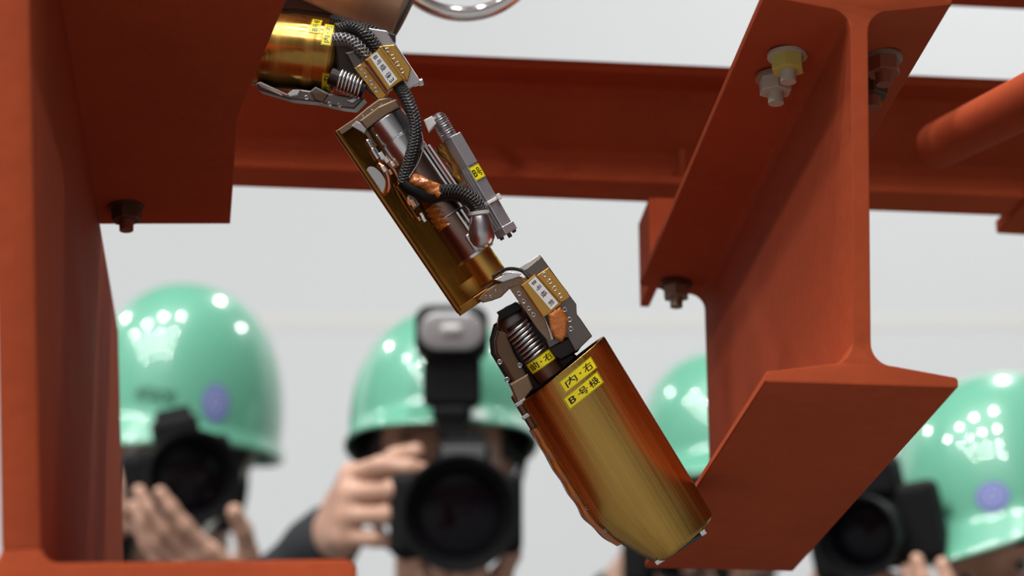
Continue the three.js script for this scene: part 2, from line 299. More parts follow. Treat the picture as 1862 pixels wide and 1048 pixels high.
// ------------------------------------------------------------------ snake robot
{
  const D = 1.36, k = D / FOC;                       // one unit of the robot's drawing = k metres
  const bot = thing('snake_robot', 'jointed gold snake-like inspection robot hanging bent between the red beams', 'robot');
  place(bot, basis(V3(1, 0, 0), UPV.clone(), FWD.clone().negate(), at(931, 524, D)));
  bot.scale.setScalar(k);
  const X = (x) => x - 931, Yy = (y) => 524 - y, P = (x, y, z = 0) => V3(x - 931, 524 - y, z);
  // frame: a = along (drawing direction dx,dy), b = to its upper right, c = towards the viewer
  const fr = (ox, oy, dx, dy, z = 0) => { const l = Math.hypot(dx, dy), a = V3(dx / l, -dy / l, 0), b = V3(dy / l, dx / l, 0); return basis(a, b, V3(0, 0, 1), P(ox, oy, z)); };
  const poly = (pts, z0, z1, bev = 0, seg = 1) => uvBox(extrudePoly(pts.map(([x, y]) => [X(x), Yy(y)]), z0, z1, bev, seg), .01);
  const rbox = (m, u0, u1, v0, v1, w0, w1, r = 1) => uvBox(new RoundedBoxGeometry(u1 - u0, v1 - v0, w1 - w0, 2, r).translate((u0 + u1) / 2, (v0 + v1) / 2, (w0 + w1) / 2), .01).applyMatrix4(m);
  // lathe along a: profile of [u, r]
  const lat = (m, v, w, prof, n = 40) => { const g = new THREE.LatheGeometry(prof.map(([u, r]) => new THREE.Vector2(Math.max(r, .001), u)), n); g.rotateZ(-Math.PI / 2); g.translate(0, v, w); return toCreasedNormals(g.applyMatrix4(m), R(30)); };
  const tube = (pts, r, n = 60, rs = 14) => new THREE.TubeGeometry(new THREE.CatmullRomCurve3(pts.map((q) => P(...q))), n, r, rs);
  const screw = (parent, x, y, z, r = 4.2, mat = M.steelBright, name = 'screw') => {   // socket-head screw facing the viewer
    const pr = [[0, z - 1.5], [r * .45, z - 1.5], [r * .5, z + 1.6], [r * .85, z + 1.8], [r, z + .8], [r, z - 4]];
    const g = new THREE.LatheGeometry(pr.map(([a, b]) => new THREE.Vector2(a, b)), 14); g.rotateX(Math.PI / 2); g.translate(X(x), Yy(y), 0);
    return part(name, g, mat, parent);
  };
  // printed labels: strokes of the characters on a 10 x 10 field
  const G = {
    gou: [[3, 1, 7, 1, 7, 3.4, 3, 3.4, 3, 1], [1, 5, 9, 5], [4, 5, 3.4, 6.8, 7.6, 6.8, 7, 9.3, 5.5, 9]],
    ki: [[.5, 3, 3.5, 3], [2, .5, 2, 9.5], [2, 3, .4, 7], [2, 4, 3.4, 6], [5, .8, 4.4, 2.2, 5.4, 3.6], [8.2, .8, 7.4, 2.2, 8.8, 3.6], [4, 5, 9.6, 5], [6.5, .5, 7, 5, 8, 8, 9.6, 9.5], [5, 5, 4.8, 7, 3.8, 9.5], [4.8, 6.6, 6, 8], [9, 5.8, 7, 8.4, 5.8, 9.3]],
    migi: [[1, 2.5, 9, 2.5], [4.8, .5, 3.5, 4, .8, 7.5], [3.6, 5, 8.2, 5, 8.2, 9.2, 3.6, 9.2, 3.6, 5]],
    uchi: [[1.2, 9.5, 1.2, 2.6, 8.8, 2.6, 8.8, 9, 7.8, 9.4], [5, .6, 4.9, 3, 2.8, 7.2], [5, 4, 7.4, 7]],
    mae: [[2.8, .4, 3.8, 2], [7.2, .4, 6.2, 2], [.6, 2.6, 9.4, 2.6], [1.8, 9.5, 1.8, 4, 4.8, 4, 4.8, 9.3, 4, 9], [1.8, 5.8, 4.8, 5.8], [1.8, 7.4, 4.8, 7.4], [6.6, 4, 6.6, 7.4], [8.8, 3.6, 8.8, 9.2, 7.8, 9]],
    ato: [[3, .4, .8, 3], [3, 3, .8, 5.6], [2, 4.5, 2, 9.6], [6, .4, 4.6, 2.2, 6.4, 3.2, 4.4, 5, 8.6, 4.8], [8, 2, 6, 4.5], [6, 5, 4, 8], [5.6, 6, 8, 6, 6.5, 8, 4, 9.6], [5.4, 7, 9, 9.6]],
    mid: 'dot', B: 'B', three: '3', gap: 'gap',
  };
  function labelMat(chars, w, h, bg, ink, border, cut = 1) {
    const c = document.createElement('canvas'); c.width = w; c.height = h; const x = c.getContext('2d');
    x.fillStyle = bg; x.fillRect(0, 0, w, h);
    if (border) { x.strokeStyle = ink; x.lineWidth = 4; x.strokeRect(5, 5, w - 10, h - 10); }
    x.strokeStyle = x.fillStyle = ink; x.lineCap = x.lineJoin = 'round';
    const s = h * .66, pitch = (w * (border ? .88 : .94)) / (chars.length * cut), x0 = w * (border ? .06 : .03);
    const ws = chars.map((c2) => ({ B: .66, mid: .45, gap: .4, three: .6 })[c2] ?? 1), sum = ws.reduce((q1, q2) => q1 + q2, 0); let run = 0;
    chars.forEach((ch, i) => {
      const cx = x0 + pitch * chars.length / sum * (run + ws[i] / 2), top = (h - s) / 2, g = G[ch]; run += ws[i];
      if (g === 'dot') { x.beginPath(); x.arc(cx, h / 2, h * .06, 0, 7); x.fill(); return; }
      if (g === 'gap') return;
      if (g === 'B' || g === '3') { x.font = 'bold ' + Math.round(s * 1.08) + 'px sans-serif'; x.textAlign = 'center'; x.textBaseline = 'middle'; x.fillText(g, cx, h / 2 + 2); return; }
      x.lineWidth = h * .068;
      const sw = Math.min(s, pitch * chars.length / sum * .94);
      for (const st of g) { x.beginPath(); for (let j = 0; j < st.length; j += 2) { const px = cx - sw / 2 + st[j] / 10 * sw, py = top + st[j + 1] / 10 * s; j ? x.lineTo(px, py) : x.moveTo(px, py); } x.stroke(); }
    });
    const t = new THREE.CanvasTexture(c); t.colorSpace = THREE.SRGBColorSpace; t.magFilter = THREE.LinearFilter;
    return new THREE.MeshPhysicalMaterial({ map: t, roughness: .4 });
  }
  const YEL = '#f2e21c', INK = '#15130a';
  // flat label: corners in drawing order top-left, top-right, bottom-right, bottom-left of its text, on height z
  function flatLabel(parent, c, z, mat, name = 'label', thick = .8) {
    const [tl, tr, br, bl] = c.map(([x, y]) => P(x, y, z)), g = new THREE.BufferGeometry(), dn = V3(0, 0, -thick);
    const q = [tl, tr, br, bl], pos = [], uv = [], U = [[0, 1], [1, 1], [1, 0], [0, 0]];
    const tri = (a, b, d, ua, ub, ud) => { for (const v of [a, b, d]) pos.push(v.x, v.y, v.z); for (const t of [ua, ub, ud]) uv.push(...t); };
    tri(bl, br, tr, U[3], U[2], U[1]); tri(bl, tr, tl, U[3], U[1], U[0]);
    for (let i = 0; i < 4; i++) { const a = q[i], b = q[(i + 1) % 4], e = [.02, .5]; tri(a, b, b.clone().add(dn), e, e, e); tri(a, b.clone().add(dn), a.clone().add(dn), e, e, e); }
    g.setAttribute('position', new THREE.Float32BufferAttribute(pos, 3)); g.setAttribute('uv', new THREE.Float32BufferAttribute(uv, 2)); g.computeVertexNormals();
    return part(name, g, mat, parent);
  }

  // ---------------- lower section: gold tip cover
  const LT = fr(1022, 672, .52, .854), skew = .13, LEN = 383, TH = 5;
  const secR = (u) => 97 - (u > LEN - 9 ? (9 - Math.sqrt(Math.max(0, 81 - (u - LEN + 9) ** 2))) : 0) - (u < 4 ? (4 - u) * .4 : 0);
  const secL = (u) => { const t = Math.max(0, (u - 232) / (LEN - 232)); return 98 - 60 * t ** 1.55 - (u > LEN - 9 ? (9 - Math.sqrt(Math.max(0, 81 - (u - LEN + 9) ** 2))) : 0) - (u < 4 ? (4 - u) * .4 : 0); };
  const secPt = (u, th, off = 0) => {       // th = 0 to the right, 90 deg towards the viewer
    const c = Math.cos(th), s = Math.sin(th), e = 2 / 2.25;
    const rx = (c >= 0 ? secR(u) : secL(u)) + off + .9 * Math.exp(-(((th - R(62)) / R(1.9)) ** 2)), rz = 86 + off - (u > LEN - 9 ? (9 - Math.sqrt(Math.max(0, 81 - (u - LEN + 9) ** 2))) : 0);
    const b = rx * Math.sign(c) * Math.abs(c) ** e, w = rz * Math.sign(s) * Math.abs(s) ** e;
    return V3(u - skew * b, b, w);
  };
  const uList = [0, 1, 2, 4, 12, 40, 90, 140, 190, 230, 255, 280, 300, 320, 340, 355, 365, LEN - 9, LEN - 7, LEN - 5, LEN - 3, LEN - 1.5, LEN - .5, LEN];
  const shellG = gridGeo(uList.length + 3, 180, (i, j) => {
    const n = Math.round(i * (uList.length + 3)), th = j * 2 * Math.PI;
    if (n === 0) return secPt(150, th, -TH); if (n === 1) return secPt(12, th, -TH); if (n === 2) return secPt(0, th, -TH + .6);
    return n - 3 < uList.length ? secPt(uList[n - 3], th) : secPt(LEN, th, -8);
  });
  { const uv = shellG.attributes.uv; for (let i = 0; i < uv.count; i++) uv.setXY(i, uv.getX(i) * 2, uv.getY(i) * .8); }
  const tip = part('tip_cover', shellG.applyMatrix4(LT), M.gold, bot, 'gold metal cover of the lowest section');
  { // recessed end plate with the camera window
    const ring = []; for (let i = 0; i < 64; i++) ring.push(secPt(LEN - 3, i / 64 * 2 * Math.PI, -8));
    const c = V3(LEN - 3 - skew * 15, 15, 0), g = gridGeo(2, 64, (i, j) => { const q = ring[Math.round(j * 64) % 64].clone(); return q.lerp(c, 1 - (i * .98 + .02)); });
    part('end_plate', g.applyMatrix4(LT), M.gunmetal, bot);
    part('camera_window', rbox(LT, LEN - 5, LEN + 2.5, -22, 60, 20, 62, 2), M.blackGloss, bot);
    part('window_frame', rbox(LT, LEN - 6, LEN + 3.5, -38, -20, 18, 64, 2), M.chrome, bot); part('window_frame', rbox(LT, LEN - 9, LEN + 1, 58, 70, 18, 64, 2), M.chrome, bot);
  }
  function curvedLabel(parent, mat, u0, u1, t0, t1, turnedText) {   // text runs across (b) with its top at u0
    const g = gridGeo(6, 14, (i, j) => secPt(u0 + (u1 - u0) * i + 0, t0 + (t1 - t0) * j, .9));
    const uv = g.attributes.uv; for (let i = 0; i < uv.count; i++) { const a = uv.getX(i), b = uv.getY(i); uv.setXY(i, a, 1 - b); }
    part('label', g.applyMatrix4(LT), mat, parent);
  }
  // text reads left to right across the cover: b from -25 to 38
  curvedLabel(tip, labelMat(['uchi', 'mid', 'migi'], 300, 140, YEL, INK, true), 11, 34, R(98), R(58));
  curvedLabel(tip, labelMat(['B', 'gou', 'ki'], 300, 128, YEL, INK, true), 39, 62, R(103), R(61));
  { // dark side frame and wrapped film along the left edge
    const side = part('side_frame', rbox(LT, -8, 250, -106, -78, -60, 22, 5), M.darkBronze, bot);
    const strip = gridGeo(40, 8, (i, j) => { const u = 55 + i * 260, t = Math.max(0, (u - 232) / 151), b = -108 + 60 * t ** 1.5 + 1.2 * Math.sin(i * 23) * Math.sin(i * 11 + 1) , a = j * 2 * Math.PI; return V3(u + 9, b + 10 + (11 + .8 * Math.sin(i * 29 + a * 2)) * Math.cos(a), 4 + (30 + 2 * Math.sin(i * 37 + a)) * Math.sin(a)); });
    part('wrapped_film', strip.applyMatrix4(LT), M.filmCrinkle, bot, 'crinkled amber film along the side of the tip');
    for (const [x, y] of [[985, 771], [997, 788], [1022, 838], [1066, 921], [1099, 962]]) screw(side, x, y, 34, 3.5, M.steel);
    part('side_clip', rbox(LT, 8, 15, -106, -84, -30, 30, 1.5), M.steel, side);
    part('side_clip', rbox(LT, 34, 41, -108, -90, -30, 30, 1.5), M.steel, side);
  }
  // ---------------- joint housing under the lower clevis
  const hous = part('joint_housing', poly([[903, 569], [912, 581], [897, 591], [890, 618], [892, 644], [924, 697], [943, 738], [1012, 690], [1052, 650], [1010, 615], [985, 590], [960, 553], [942, 550]], -52, -6, 6, 3), M.darkMetal, bot);
  part('housing_cheek', poly([[905, 600], [899, 620], [901, 642], [930, 690], [952, 722], [968, 700], [955, 672], [936, 640], [924, 606]], -6, 14, 5, 3), M.darkBronze, bot);
  part('housing_shoulder', (() => { const g = new THREE.SphereGeometry(30, 28, 18); g.scale(1.05, 1.15, .7); g.translate(X(935), Yy(588), -2); return g; })(), M.gunmetal, bot);
  part('stop_block', poly([[903, 568], [938, 549], [950, 561], [912, 582]], -30, 24, 2, 2), M.black, bot);
  for (const [x, y] of [[909, 658], [945, 664], [922, 690], [938, 712]]) screw(hous, x, y, 18, 5, M.steel);
  part('junction_box', poly([[925, 698], [960, 678], [972, 706], [944, 740]], -10, 24, 4, 2), M.brownMetal, bot);
  { // bellows spring
    const S = fr(938, 594, 33, 47), pts = []; for (let i = 0; i <= 220; i++) { const t = i / 220 * 7.5 * Math.PI * 2; pts.push(V3(2 + i / 220 * 62, 22 * Math.cos(t), 18 + 22 * Math.sin(t)).applyMatrix4(S)); }
    const sp = part('bellows_spring', new THREE.TubeGeometry(new THREE.CatmullRomCurve3(pts), 520, 3.1, 8), M.steel, bot, 'dark steel coil spring of the lower joint');
    part('spring_core', lat(S, 0, 18, [[-6, .1], [-6, 18], [74, 18], [74, .1]]), M.darkMetal, sp);
    const brl = part('spring_barrel', lat(S, 0, 12, [[62, .1], [62, 26], [64, 28], [110, 28], [110, .1]]), M.darkBronze, bot);
    // yellow label wrapped on the barrel
    const g = gridGeo(4, 12, (i, j) => V3(67 + i * 21, 28.8 * Math.cos(R(150 - j * 125)), 12 + 28.8 * Math.sin(R(150 - j * 125))).applyMatrix4(S));
    const uv = g.attributes.uv; for (let i = 0; i < uv.count; i++) uv.setXY(i, uv.getX(i), 1 - uv.getY(i));
    part('label', g, labelMat(['mae', 'mid', 'migi'], 240, 128, YEL, INK, true), brl);
  }
  // ---------------- lower clevis
  const clev = part('clevis_plate', poly([[952, 492], [984, 467], [1032, 533], [1047, 553], [1048, 571], [1055, 580], [1076, 611], [1046, 640], [1028, 606], [1008, 560], [968, 507]], 22, 32, 1.5, 2), M.gunmetal, bot);
  part('clevis_edge', poly([[944, 488], [980, 464], [985, 468], [953, 494]], 12, 33, 1, 1), M.steelBright, clev);
  const lugPlate = part('gold_rail', poly([[968, 506], [997, 487], [1032, 532], [1036, 541], [1013, 555], [1006, 549]], 32, 37, 1, 1), M.goldPlain, bot);
  for (const [x, y] of [[990, 500], [999.5, 512.5], [1008.5, 525], [1018, 538]]) screw(lugPlate, x, y, 37, 5);
  for (const [x, y] of [[1035, 581], [1037, 598], [1026, 563]]) screw(clev, x, y, 32, 5);
  const railL = part('gold_rail', poly([[926, 524], [948, 516], [970, 551], [989, 577], [1001, 616], [994, 618], [978, 600]], 30, 37, 1, 1), M.brownMetal, bot);
  for (const [x, y] of [[944, 534], [952, 547.5], [961.5, 560.5], [970, 572]]) screw(railL, x, y, 37, 4.6);
  const blk = part('terminal_block', poly([[946, 519], [973, 498], [1021, 552], [1000, 570], [986, 578]], 34, 54, 3, 2), M.goldPlain, bot, 'gold block carrying a white label');
  flatLabel(blk, [[973, 503], [1014, 551], [1001, 563], [960, 515]], 55, labelMat(['B', 'gou', 'ki', 'gap', 'mae'], 330, 80, '#eceef0', '#26262e', false));
  part('amber_film', poly([[996, 572], [1018, 557], [1031, 580], [1029, 610], [1021, 622], [1008, 615], [1000, 600]], 34, 58, 6, 3), M.filmCrinkle, bot, 'glossy orange-brown insulating film');
  part('clevis_arm', poly([[968, 575], [990, 572], [1004, 604], [1008, 618], [994, 619], [976, 598]], 14, 32, 2, 2), M.steel, bot);
  part('clevis_web', poly([[975, 560], [1016, 566], [1032, 600], [1024, 646], [1000, 640], [984, 600]], -8, 13, 2, 2), M.gunmetal, bot);
  part('joint_axle', poly([[1020, 620], [1050, 600], [1072, 608], [1050, 640], [1020, 656], [985, 640]], -60, 18, 4, 2), M.darkMetal, bot);
  // yoke between the middle section and the lower clevis
  const yoke = part('yoke', poly([[870, 545], [884, 528], [903, 516], [922, 508], [940, 503], [955, 504], [965, 511], [960, 522], [943, 522], [926, 526], [911, 541], [895, 547], [878, 551]], 6, 34, 3, 3), M.brownMetal, bot);
  for (let i = 0; i < 9; i++) { const t = i / 8, x = 884 + t * 70, y = 540 - 27 * Math.sin(t * 1.7) + (i % 2) * 5; screw(yoke, x, y, 34, 2.6, M.steel); }
  part('yoke_cap', poly([[898, 509], [924, 494], [949, 498], [942, 505], [915, 514]], 14, 46, 3, 3), M.steelBright, bot);
  part('signal_cable', tube([[896, 505, 40], [908, 496, 46], [922, 490, 50], [938, 490, 50], [950, 494, 48], [961, 505, 44], [967, 509, 38]], 3.2, 40, 8), M.braidThin, bot);

  // ---------------- middle section: open gold tray
  const MT = fr(612, 245, 220, 323);
  {
    const hull = [];   // half-shell seen from its open side: left wall, floor behind
    const sec = [[0, 30], [4, 32], [8, 30], [9, 4], [16, -22], [34, -38], [56, -44], [76, -45], [90, -42], [99, -36], [103, -30], [106, -30], [104, -39], [93, -47], [76, -52], [54, -51], [30, -44], [10, -28], [1, 0]];
    const L0 = 0, L1 = 391, g = gridGeo(24, sec.length, (i, j) => { const n = Math.round(j * sec.length) % sec.length, [v, w] = sec[n]; return V3(L0 + (L1 - L0 + v * .12) * i, v, w); });
    { const uv = g.attributes.uv; for (let i = 0; i < uv.count; i++) uv.setXY(i, uv.getX(i) * 1.5, uv.getY(i)); }
    part('open_cover', toCreasedNormals(g.applyMatrix4(MT), R(40)), M.lacquer, bot, 'open gold half cover of the middle section');
    const wall = sec.slice(0, 12).map(([v, w]) => [v, w]).concat(sec.slice(12));
    const endWall = (u0, u1, keep) => { const s = new THREE.Shape(keep.map(([v, w]) => new THREE.Vector2(v, w))); const e = new THREE.ExtrudeGeometry(s, { depth: u1 - u0, bevelEnabled: true, bevelSize: 1.2, bevelThickness: 1.2, bevelOffset: -1.2, bevelSegments: 2 }); e.applyMatrix4(new THREE.Matrix4().makeBasis(V3(0, 1, 0), V3(0, 0, 1), V3(1, 0, 0))); e.translate(u0, 0, 0); return uvBox(e, .01).applyMatrix4(MT); };
    part('end_wall', endWall(-2, 7, [[1, 0], [0, 28], [3, 32], [50, 30], [100, 22], [106, 4], [106, -34], [94, -48], [60, -48], [30, -40], [10, -26]]), M.brownMetal, bot);
    part('end_wall', endWall(386, 398, [[1, 0], [0, 28], [3, 32], [40, 30], [78, 16], [84, -20], [82, -46], [60, -48], [30, -40], [10, -26]]), M.goldDark, bot);
    part('liner', rbox(MT, 6, 60, 42, 58, -40, 8, 3), M.brownMetal, bot);
    part('end_bracket', poly([[655, 222], [690, 196], [722, 182], [730, 196], [700, 214], [668, 238]], -10, 36, 3, 2), M.brownMetal, bot);
    part('end_bracket', poly([[640, 232], [650, 222], [672, 232], [664, 246]], 4, 34, 2, 2), M.steel, bot);
    // glossy rim along the left edge
    part('cover_rim', gridGeo(30, 10, (i, j) => V3(-2 + i * 394, 4 + 5.5 * Math.cos(j * 2 * Math.PI), 30 + 5.5 * Math.sin(j * 2 * Math.PI)).applyMatrix4(MT)), M.goldDark, bot);
    // reflective bits near the bottom of the tray
    part('corner_weld', gridGeo(10, 10, (i, j) => V3(352 + 30 * i, 10 + 52 * j, -22 - 14 * Math.sin(j * 2.2) - 4 * i).applyMatrix4(MT)), M.goldPlain, bot);
  }
  // motor
  {
    const v = 87, w = 2;
    part('motor_gearhead', lat(MT, v, w, [[26, .1], [26, 36], [28, 38], [66, 38], [67, 36.5], [69, 36.5], [70, 38], [112, 38], [113, 36]]), M.steelBright, bot, 'bright machined end of the motor');
    const mot = part('motor', lat(MT, v - 1, w, [[112, 35], [114, 36.5], [236, 36.5], [237, 35.2], [239, 35.2], [240, 36.5], [318, 36.5], [319.5, 36], [320, .1]]), M.motorBrown, bot, 'dark brown motor barrel');
    part('motor_ring', lat(MT, v - 1, w, [[319, .1], [319, 34], [320, 37.6], [325, 37.6], [326, 34], [326, .1]]), M.steelBright, mot);
    part('seam_ring', lat(MT, v - 1, w, [[235, 36], [236, 37.2], [238, 37.2], [239, 36]]), M.steel, mot);
    part('gearbox', lat(MT, v + 1, w, [[324, .1], [324, 26], [326, 28], [376, 28], [379, 25], [380, .1]]), M.goldPlain, bot, 'gold gearbox below the motor');
    // ribbed guide rails beside the motor
    for (let i = 0; i < 3; i++) part('guide_rail', rbox(MT, 104 + i * 3, 238, 112 + i * 7, 117 + i * 7, 22 - i * 9, 30 - i * 9, 1.2), i === 1 ? M.steel : M.steelBright, bot);
    for (let i = 0; i < 2; i++) part('guide_rail', rbox(MT, 240, 296, 99 + i * 9, 104 + i * 9, 34 - i * 8, 40 - i * 8, 1.2), M.steelBright, bot);
    part('gearbox_mark', (() => { const g = gridGeo(6, 6, (i, j) => V3(328 + i * 40, v + 1 + 28.8 * Math.cos(R(48 - j * 28)), 28.8 * Math.sin(R(48 - j * 28))).applyMatrix4(MT)); const uv = g.attributes.uv; for (let i = 0; i < uv.count; i++) uv.setXY(i, 1 - uv.getY(i), uv.getX(i)); return g; })(), labelMat(['gap', 'migi', 'gap'], 120, 160, YEL, INK, true), bot);
  }
  // fittings in the tray
  part('pin', lat(fr(669, 256, 18, 32), 0, 26, [[0, .1], [0, 5], [2, 6.5], [10, 6.5], [11, 5], [18, 5], [20, 8], [40, 8], [42, 5], [42, .1]], 20), M.steelBright, bot);
  part('coupling_disc', (() => { const g = new THREE.CylinderGeometry(27, 27, 14, 36); g.rotateX(Math.PI / 2); g.scale(.5, 1, 1); g.rotateZ(R(32)); g.translate(X(686), Yy(328), 16); return toCreasedNormals(clean(g), R(30)); })(), M.steel, bot);
  part('copper_pipe', tube([[690, 300, 26], [702, 312, 30], [708, 328, 30], [706, 346, 24], [697, 356, 14]], 6, 30, 12), M.copper, bot);
  part('copper_pipe', tube([[688, 290, 12], [708, 300, 18], [724, 322, 20], [726, 336, 16]], 4.5, 30, 10), M.copper, bot);
  for (const [x, y, z, s] of [[696, 285, 28, 7], [704, 292, 28, 6], [700, 309, 34, 6], [711, 315, 30, 5], [715, 300, 24, 5], [745, 367, 20, 7], [752, 371, 24, 7], [768, 392, 22, 5], [772, 400, 24, 5], [763, 399, 20, 4]]) part('fitting', new RoundedBoxGeometry(s * 1.3, s * 2, s, 2, 1).rotateZ(R(33)).translate(X(x), Yy(y), z), rnd() > .4 ? M.steelBright : M.copper, bot);
  part('wire_bundle', merge([tube([[722, 340, 22], [735, 356, 22], [745, 375, 18], [760, 398, 14]], 4, 20, 8), tube([[716, 335, 18], [726, 356, 16], [740, 380, 12], [752, 396, 10]], 4, 20, 8)]), M.goldDark, bot);
  part('clamp', poly([[736, 362], [750, 352], [766, 372], [752, 384]], 4, 20, 2, 2), M.gunmetal, bot);

  // ---------------- actuator bar on the right
  {
    const A = fr(821, 249, 98, 170), A2 = A.clone().multiply(new THREE.Matrix4().makeRotationX(R(52)));
    part('actuator_cap', rbox(A2, 0, 63, -14, 14, -13, 13, 1.5), M.aluminium, bot, 'square machined steel block at the head of the actuator');
    const s = [], put = (x, y) => s.push(new THREE.Vector2(x, y));     // section with ridges on two faces
    put(-12, -12); put(12, -12);
    for (let i = 0; i < 6; i++) { const y = -11.4 + i * 3.9; put(13, y); put(13, y + 2.1); put(10.4, y + 2.5); put(10.4, y + 3.5); }
    put(13, 12); put(12, 13);
    for (let i = 0; i < 3; i++) { const x = 10 - i * 7.4; put(x, 13); put(x - 3.6, 13); put(x - 4.2, 10.6); put(x - 6.2, 10.6); }
    put(-12, 13);
    const g = new THREE.ExtrudeGeometry(new THREE.Shape(s), { depth: 136, bevelEnabled: false }); g.applyMatrix4(new THREE.Matrix4().makeBasis(V3(0, 1, 0), V3(0, 0, 1), V3(1, 0, 0))); g.translate(60, 0, 0);
    const body = part('actuator_body', uvBox(g, .01).applyMatrix4(A2), M.aluminium, bot, 'long fluted silver actuator body');
    part('actuator_foot', rbox(A2, 188, 204, -15, 15, -15, 15, 1.5), M.aluminium, body);
    for (const [u, v] of [[204, -13], [207, 2], [203, 13]]) part('foot_screw', rbox(A, u - 3, u + 5, v - 4, v + 4, -4, 6, 1.5), M.darkMetal, body);
    part('cable_tie', rbox(A2, 135, 141, -15, 15, -15, 15, 1.2), M.whiteTie, bot, 'white cable tie around the actuator');
    part('tie_head', rbox(A, 132, 143, 17, 24, 4, 14, 1.5), M.whiteTie, bot);
    const lg = gridGeo(2, 2, (i, j) => V3(66 + i * 27, 13.9, 12.6 - j * 25).applyMatrix4(A2)), uv = lg.attributes.uv;
    for (let i = 0; i < uv.count; i++) uv.setY(i, 1 - uv.getY(i));
    part('label', lg, labelMat(['B', 'gou'], 160, 150, YEL, INK, true), body);
    // threaded stud on top
    const th = []; for (let i = 0; i <= 60; i++) th.push([-42 + i * .7, 14.2 + 1.7 * Math.cos(i / 60 * 2 * Math.PI * 9)]);
    part('threaded_stud', lat(A, -4, 0, [[-50, .1], [-50, 7], [-47, 12], [-42, 13], ...th, [2, .1]], 28), M.steel, bot);
    part('nut', lat(A, -8, 0, [[-48, 8], [-47, 11.5], [-40, 11.5], [-39, 8]], 6), M.steelBright, bot);
    part('mount_plate', poly([[771, 220], [786, 212], [794, 226], [780, 242]], -6, 20, 2, 2), M.whiteTie, bot);
    part('foil_wrap', gridGeo(20, 12, (i, j) => { const a = j * 2 * Math.PI, r = 9 + 1.6 * Math.sin(i * 11 + a * 2) + 1.3 * Math.sin(a * 3 - i * 8) + .7 * Math.sin(i * 27 + a * 5); return V3(2 + i * 78, -27 + r * Math.cos(a) + 3 * Math.sin(i * 3), -4 + r * Math.sin(a)).applyMatrix4(A); }), M.goldDark, bot);
    part('bridge', rbox(A, 40, 90, -34, -17, -16, 2, 3), M.brownMetal, bot);
  }
  // ---------------- ball connector and braided cables
  const CN = fr(871, 388, 6, 46);
  const ball = part('connector', lat(CN, 0, 34, [[2, .1], [2, 15], [8, 18], [20, 21], [36, 24], [48, 23], [58, 18], [64, 10], [66, .1]]), M.steel, bot, 'rounded steel cable connector');
  part('cable_tie', lat(CN, 0, 34, [[-3, 15], [-3, 19], [3, 19], [3, 15]]), M.whiteTie, ball);
  part('connector_base', rbox(MT, 282, 322, 84, 124, 10, 40, 8), M.steel, bot);
  part('braided_cable', tube([[872, 386, 36], [864, 371, 42], [852, 361, 46], [836, 354, 48], [818, 352, 48], [800, 354, 46], [782, 360, 42]], 15, 60, 18), M.braidBlackShort, bot, 'short thick black braided cable at the motor');
  part('cable_sheath', tube([[800, 355, 46], [778, 357, 48], [760, 350, 50], [745, 342, 50], [736, 332, 48]], 12, 40, 16), M.black, bot);
  part('amber_tape', gridGeo(26, 14, (i, j) => { const q = new THREE.CatmullRomCurve3([P(744, 326, 46), P(765, 334, 50), P(786, 344, 50), P(803, 356, 48)]).getPoint(i), a = j * 2 * Math.PI, r = 12.6 + 1.5 * Math.sin(i * 9 + a * 3) + 1.2 * Math.sin(i * 17 - a * 2 + 1) + .8 * Math.sin(i * 31 + a * 5); return q.add(V3(.45 * r * Math.cos(a), .88 * r * Math.cos(a), r * Math.sin(a))); }), M.filmCrinkle, bot, 'crumpled amber tape around the cable joint');
  part('amber_tape', gridGeo(14, 10, (i, j) => V3(236 - i * 0 + j * 0 + 212 + 0, 0, 0).set(206 + i * 46, 78 + 28 * Math.cos(R(60 + j * 90)), 38 * Math.sin(R(60 + j * 90)) + 1.5 * Math.sin(i * 23 + j * 9)).applyMatrix4(MT)), M.filmCrinkle, bot);
  part('braided_cable', tube([[622, 57, 20], [640, 53, 30], [656, 58, 36], [672, 72, 40], [684, 88, 34], [696, 112, 20], [712, 140, 16], [726, 158, 26], [739, 178, 44], [750, 203, 52], [757, 228, 54], [757, 258, 54], [749, 291, 52], [740, 318, 50], [736, 334, 48]], 12.2, 160, 18), M.braidBlack, bot, 'long black braided cable looping over the middle section');
  part('silver_braid', tube([[612, 74, 20], [628, 74, 30], [645, 80, 34], [660, 92, 34], [672, 106, 28], [690, 130, 10]], 12.5, 50, 16), M.braidSilver, bot, 'silver braided ground strap');
  part('safety_wire', tube([[754, 214, 66], [770, 250, 58], [771, 272, 56], [764, 296, 56], [746, 326, 60]], 1.3, 40, 6), M.steelBright, bot);

  // ---------------- upper clevis with terminal block
  const upPlate = part('clevis_plate', poly([[640, 56], [663, 51], [704, 57], [720, 80], [766, 150], [742, 163], [718, 166], [690, 100], [672, 78]], 0, 12, 1.5, 2), M.steel, bot);
  part('clevis_edge', poly([[702, 60], [719, 64], [719, 80], [713, 78]], -20, 12, 1, 1), M.darkMetal, upPlate);
  part('edge_bolt', lat(fr(752, 154, 14, -4), 0, 2, [[0, 5], [10, 5], [11, 7], [18, 7], [18, .1]], 12), M.steel, upPlate);
  const railU = part('gold_rail', poly([[696, 86], [718, 84], [748, 126], [742, 150], [736, 146]], 12, 24, 1, 1), M.goldPlain, bot);
  for (const [x, y] of [[706, 94], [715.5, 106.5], [724, 119], [732.5, 131.5]]) screw(railU, x, y, 24, 5);
  const railU2 = part('gold_rail', poly([[646, 126], [666, 113], [708, 170], [700, 180], [688, 182]], 12, 24, 1, 1), M.goldPlain, bot);
  for (const [x, y] of [[657.5, 126], [667, 139], [677, 152.5], [685.5, 165.5]]) screw(railU2, x, y, 24, 5);
  const blkU = part('terminal_block', poly([[666, 114], [695, 88], [739, 147], [706, 171]], 14, 46, 4, 3), M.goldPlain, bot, 'gold block with white label on the upper joint');
